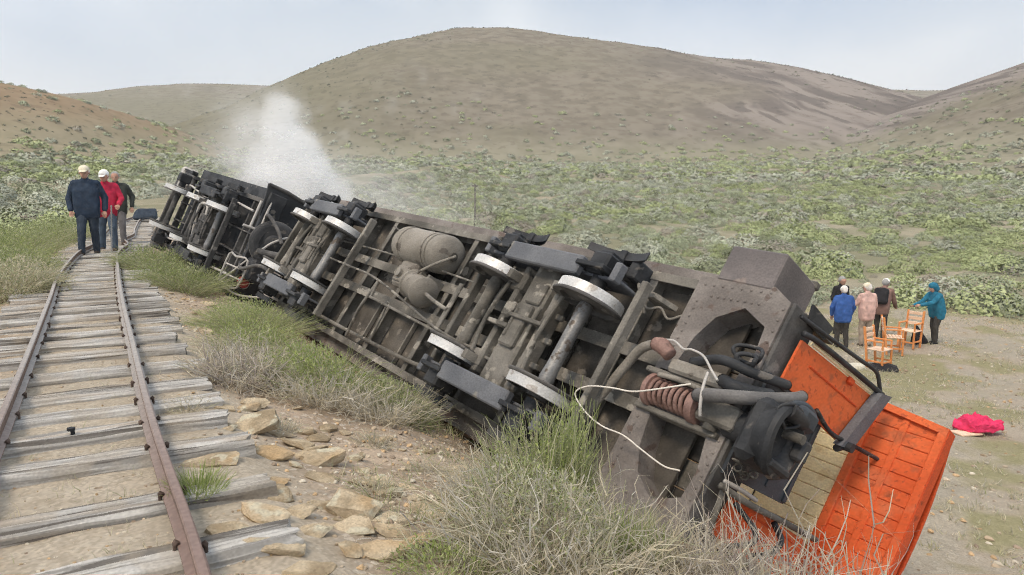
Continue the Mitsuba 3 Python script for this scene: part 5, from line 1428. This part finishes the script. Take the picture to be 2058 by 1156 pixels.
def kinds(xy):
    base_k = r.choice(5, len(xy), p=[.42, .18, .24, .08, .08])
    g = nfbm(np.column_stack([xy * .045, xy[:, 0] * 0 + 2]), 3, 33)
    base_k = np.where((g > .60) & (r.random(len(xy)) < .6), 1, base_k)
    base_k = np.where((g < .38) & (r.random(len(xy)) < .5), 2, base_k)
    return base_k


xyn = wedge(1500, 19, 62)
xyn = xyn[keep_scrub(xyn)]
xyn = xyn[np.argsort(np.hypot(*xyn.T))]
Sn = np.clip(np.exp(r.normal(-.55, .45, len(xyn))), .2, 1.5)
Pn = np.column_stack([xyn, base_height(xyn[:, 0], xyn[:, 1]) - .08])
Kn = kinds(xyn)
SNAME = ['grey green shrub in the open scrub of the valley floor', 'yellow green shrub in the open scrub of the valley floor', 'pale silvery shrub in the open scrub of the valley floor', 'dark green shrub in the open scrub of the valley floor', 'dry brownish grey shrub in the open scrub of the valley']
SGRP = ['grey green shrubs on the valley floor', 'yellow green shrubs on the valley floor', 'pale silvery shrubs on the valley floor', 'dark green shrubs on the valley floor', 'dry brownish shrubs on the valley floor']
inview = np.abs(xyn[:, 0] / xyn[:, 1]) < .70
near_i = np.nonzero(inview)[0][:290]
for i in near_i:
    tag(add_leafy('shrub', *shrub_arrays(Pn[i:i + 1], Sn[i:i + 1], Kn[i:i + 1], 'near', r)), SNAME[Kn[i]], 'shrub', SGRP[Kn[i]])
rest = np.setdiff1d(np.arange(len(xyn)), near_i)
pieces = [shrub_arrays(Pn[rest], Sn[rest], Kn[rest], 'near', r)]
for n, d0, d1, lv, s0, s1 in ((7200, 62, 130, 'mid', .35, 1.05), (9500, 130, 300, 'far', .7, 1.5)):
    q = wedge(n, d0, d1)
    q = q[keep_scrub(q)]
    z = any_height(q[:, 0], q[:, 1])
    up = z - base_height(q[:, 0], q[:, 1])
    thin = r.random(len(q)) < np.interp(up, [0, 1.5, 5, 20], [1, .6, .16, .08])
    q, z = q[thin], z[thin]
    pieces.append(shrub_arrays(np.column_stack([q, z - .1]), r.uniform(s0, s1, len(q)), kinds(q), lv, r))
# sparse dark bushes dotted over the hill sides
for hk, n, s0, s1 in (('hill', 3200, .2, .5), ('hill_003', 3400, .25, .75), ('hill_001', 6500, .3, .85), ('hill_002', 400, .9, 1.6)):
    s_ = HILLS[hk]
    x = r.uniform(s_[1][0][0] * s_[0], s_[1][-1][0] * s_[0], n)
    y = r.uniform(s_[2], s_[0] * 1.02, n)
    z = hill_height(s_, x, y)
    ok = (z > base_height(x, y) - .2) & (np.abs(x / y) < .8) & (nfbm(np.stack([x, y, x * 0], 1) * (8.0 / s_[0]), 3, 6) > .44)
    if hk == 'hill_001':
        ok &= r.random(n) < np.where(x < -30, .8, np.where(x > 90, .35, .12))
    P = np.column_stack([x, y, z - .1])[ok]
    pieces.append(shrub_arrays(P, np.exp(r.uniform(np.log(s0), np.log(s1), len(P))), r.choice([3, 5, 5, 5], len(P)), 'far', r))
tag(add_leafy('scrub', cat([p[0] for p in pieces]), np.vstack([p[1] for p in pieces]), np.vstack([p[2] for p in pieces])), 'far scrub of grey green shrubs over the valley and the hill sides', 'scrub', kind='stuff')
# ---------------------------------------------------------------- steam and air
scene['haze_air'] = {'type': 'homogeneous', 'albedo': {'type': 'rgb', 'value': [0.95, 0.955, 0.96]}, 'sigma_t': 0.0005}
scene['camera']['medium'] = {'type': 'ref', 'id': 'haze_air'}
scene['haze'] = {'type': 'cube', 'to_world': T().translate([0, 740, 68]).scale([1000, 860, 92]), 'bsdf': {'type': 'null'}, 'interior': {'type': 'ref', 'id': 'haze_air'}}
tag('haze', 'thin pale air over the whole valley', 'haze', kind='stuff')

X0, X1, Y0, Y1, Z0, Z1 = -8.6, 0.4, 15.2, 19.4, -1.4, 4.4
nx, ny, nz = 84, 46, 52
gx_, gy_, gz_ = np.meshgrid(np.linspace(X0, X1, nx), np.linspace(Y0, Y1, ny), np.linspace(Z0, Z1, nz), indexing='ij')
P = np.stack([gx_, gy_, gz_], -1)
warpv = np.stack([nfbm(P * .9 + 7, 3, 41), nfbm(P * .9 + 17, 3, 42), nfbm(P * .9 + 27, 3, 43)], -1) - .5
Q = P + warpv * .8
def lumps(L):
    out = np.zeros(gx_.shape)
    for x, y, z, rd, k in L:
        out += k * np.exp(-((Q[..., 0] - x) ** 2 + (Q[..., 2] - z) ** 2 + 0.7 * (Q[..., 1] - y) ** 2) / rd ** 2)
    return out


core = lumps([(-5.6, 17.1, .6, .95, 1), (-5.3, 17.2, 1.25, .80, 1), (-4.95, 17.2, 1.9, .62, 1), (-4.95, 17.3, 1.0, .70, .8), (-5.05, 17.3, 2.45, .46, .9), (-5.2, 17.2, 2.9, .32, .75), (-5.25, 17.2, 3.25, .22, .6), (-5.0, 17.1, .2, .8, 1)])
veil = lumps([(-5.75, 17.3, 2.7, .50, .34), (-6.15, 17.3, 2.95, .42, .22), (-6.2, 17.3, 2.1, .60, .20), (-5.8, 17.3, 1.6, .6, .35), (-6.7, 17.4, 2.6, .55, .09), (-5.3, 17.2, 3.45, .35, .25), (-4.4, 17.5, 1.3, .9, .15), (-3.6, 17.5, 1.0, .9, .09), (-2.7, 17.6, .9, .9, .06), (-1.6, 17.6, .7, .9, .04)])
bil = nfbm(P * 1.5 + 3, 3, 44) - .5
rho = np.clip((core - .27 - 1.15 * bil) * 1.8, 0, 1.1) + .7 * veil * np.clip(1 + 2.4 * bil, .1, 2)
edge = np.minimum.reduce([np.clip((P[..., 0] - X0) / .8, 0, 1), np.clip((X1 - P[..., 0]) / .8, 0, 1), np.clip((P[..., 1] - Y0) / .5, 0, 1), np.clip((Y1 - P[..., 1]) / .5, 0, 1), np.clip((P[..., 2] - Z0) / .3, 0, 1), np.clip((Z1 - P[..., 2]) / .5, 0, 1)])
rho = np.clip(rho * edge - .002, 0, 1.1)
grid = mi.VolumeGrid(np.ascontiguousarray(rho.transpose(2, 1, 0)[..., None]).astype(np.float32))
vol_to = T().translate([X0, Y0, Z0]).scale([X1 - X0, Y1 - Y0, Z1 - Z0])
scene['steam'] = {'type': 'cube', 'to_world': T().translate([(X0 + X1) / 2, (Y0 + Y1) / 2, (Z0 + Z1) / 2]).scale([(X1 - X0) / 2, (Y1 - Y0) / 2, (Z1 - Z0) / 2]), 'bsdf': {'type': 'null'},
                  'interior': {'type': 'heterogeneous', 'albedo': {'type': 'rgb', 'value': [0.990, 0.995, 1.0]}, 'sigma_t': {'type': 'gridvolume', 'grid': grid, 'to_world': vol_to, 'filter_type': 'trilinear'}, 'scale': 3.2},
                  'exterior': {'type': 'ref', 'id': 'haze_air'}}
tag('steam', 'white steam billowing up behind the overturned tender', 'steam', kind='stuff')
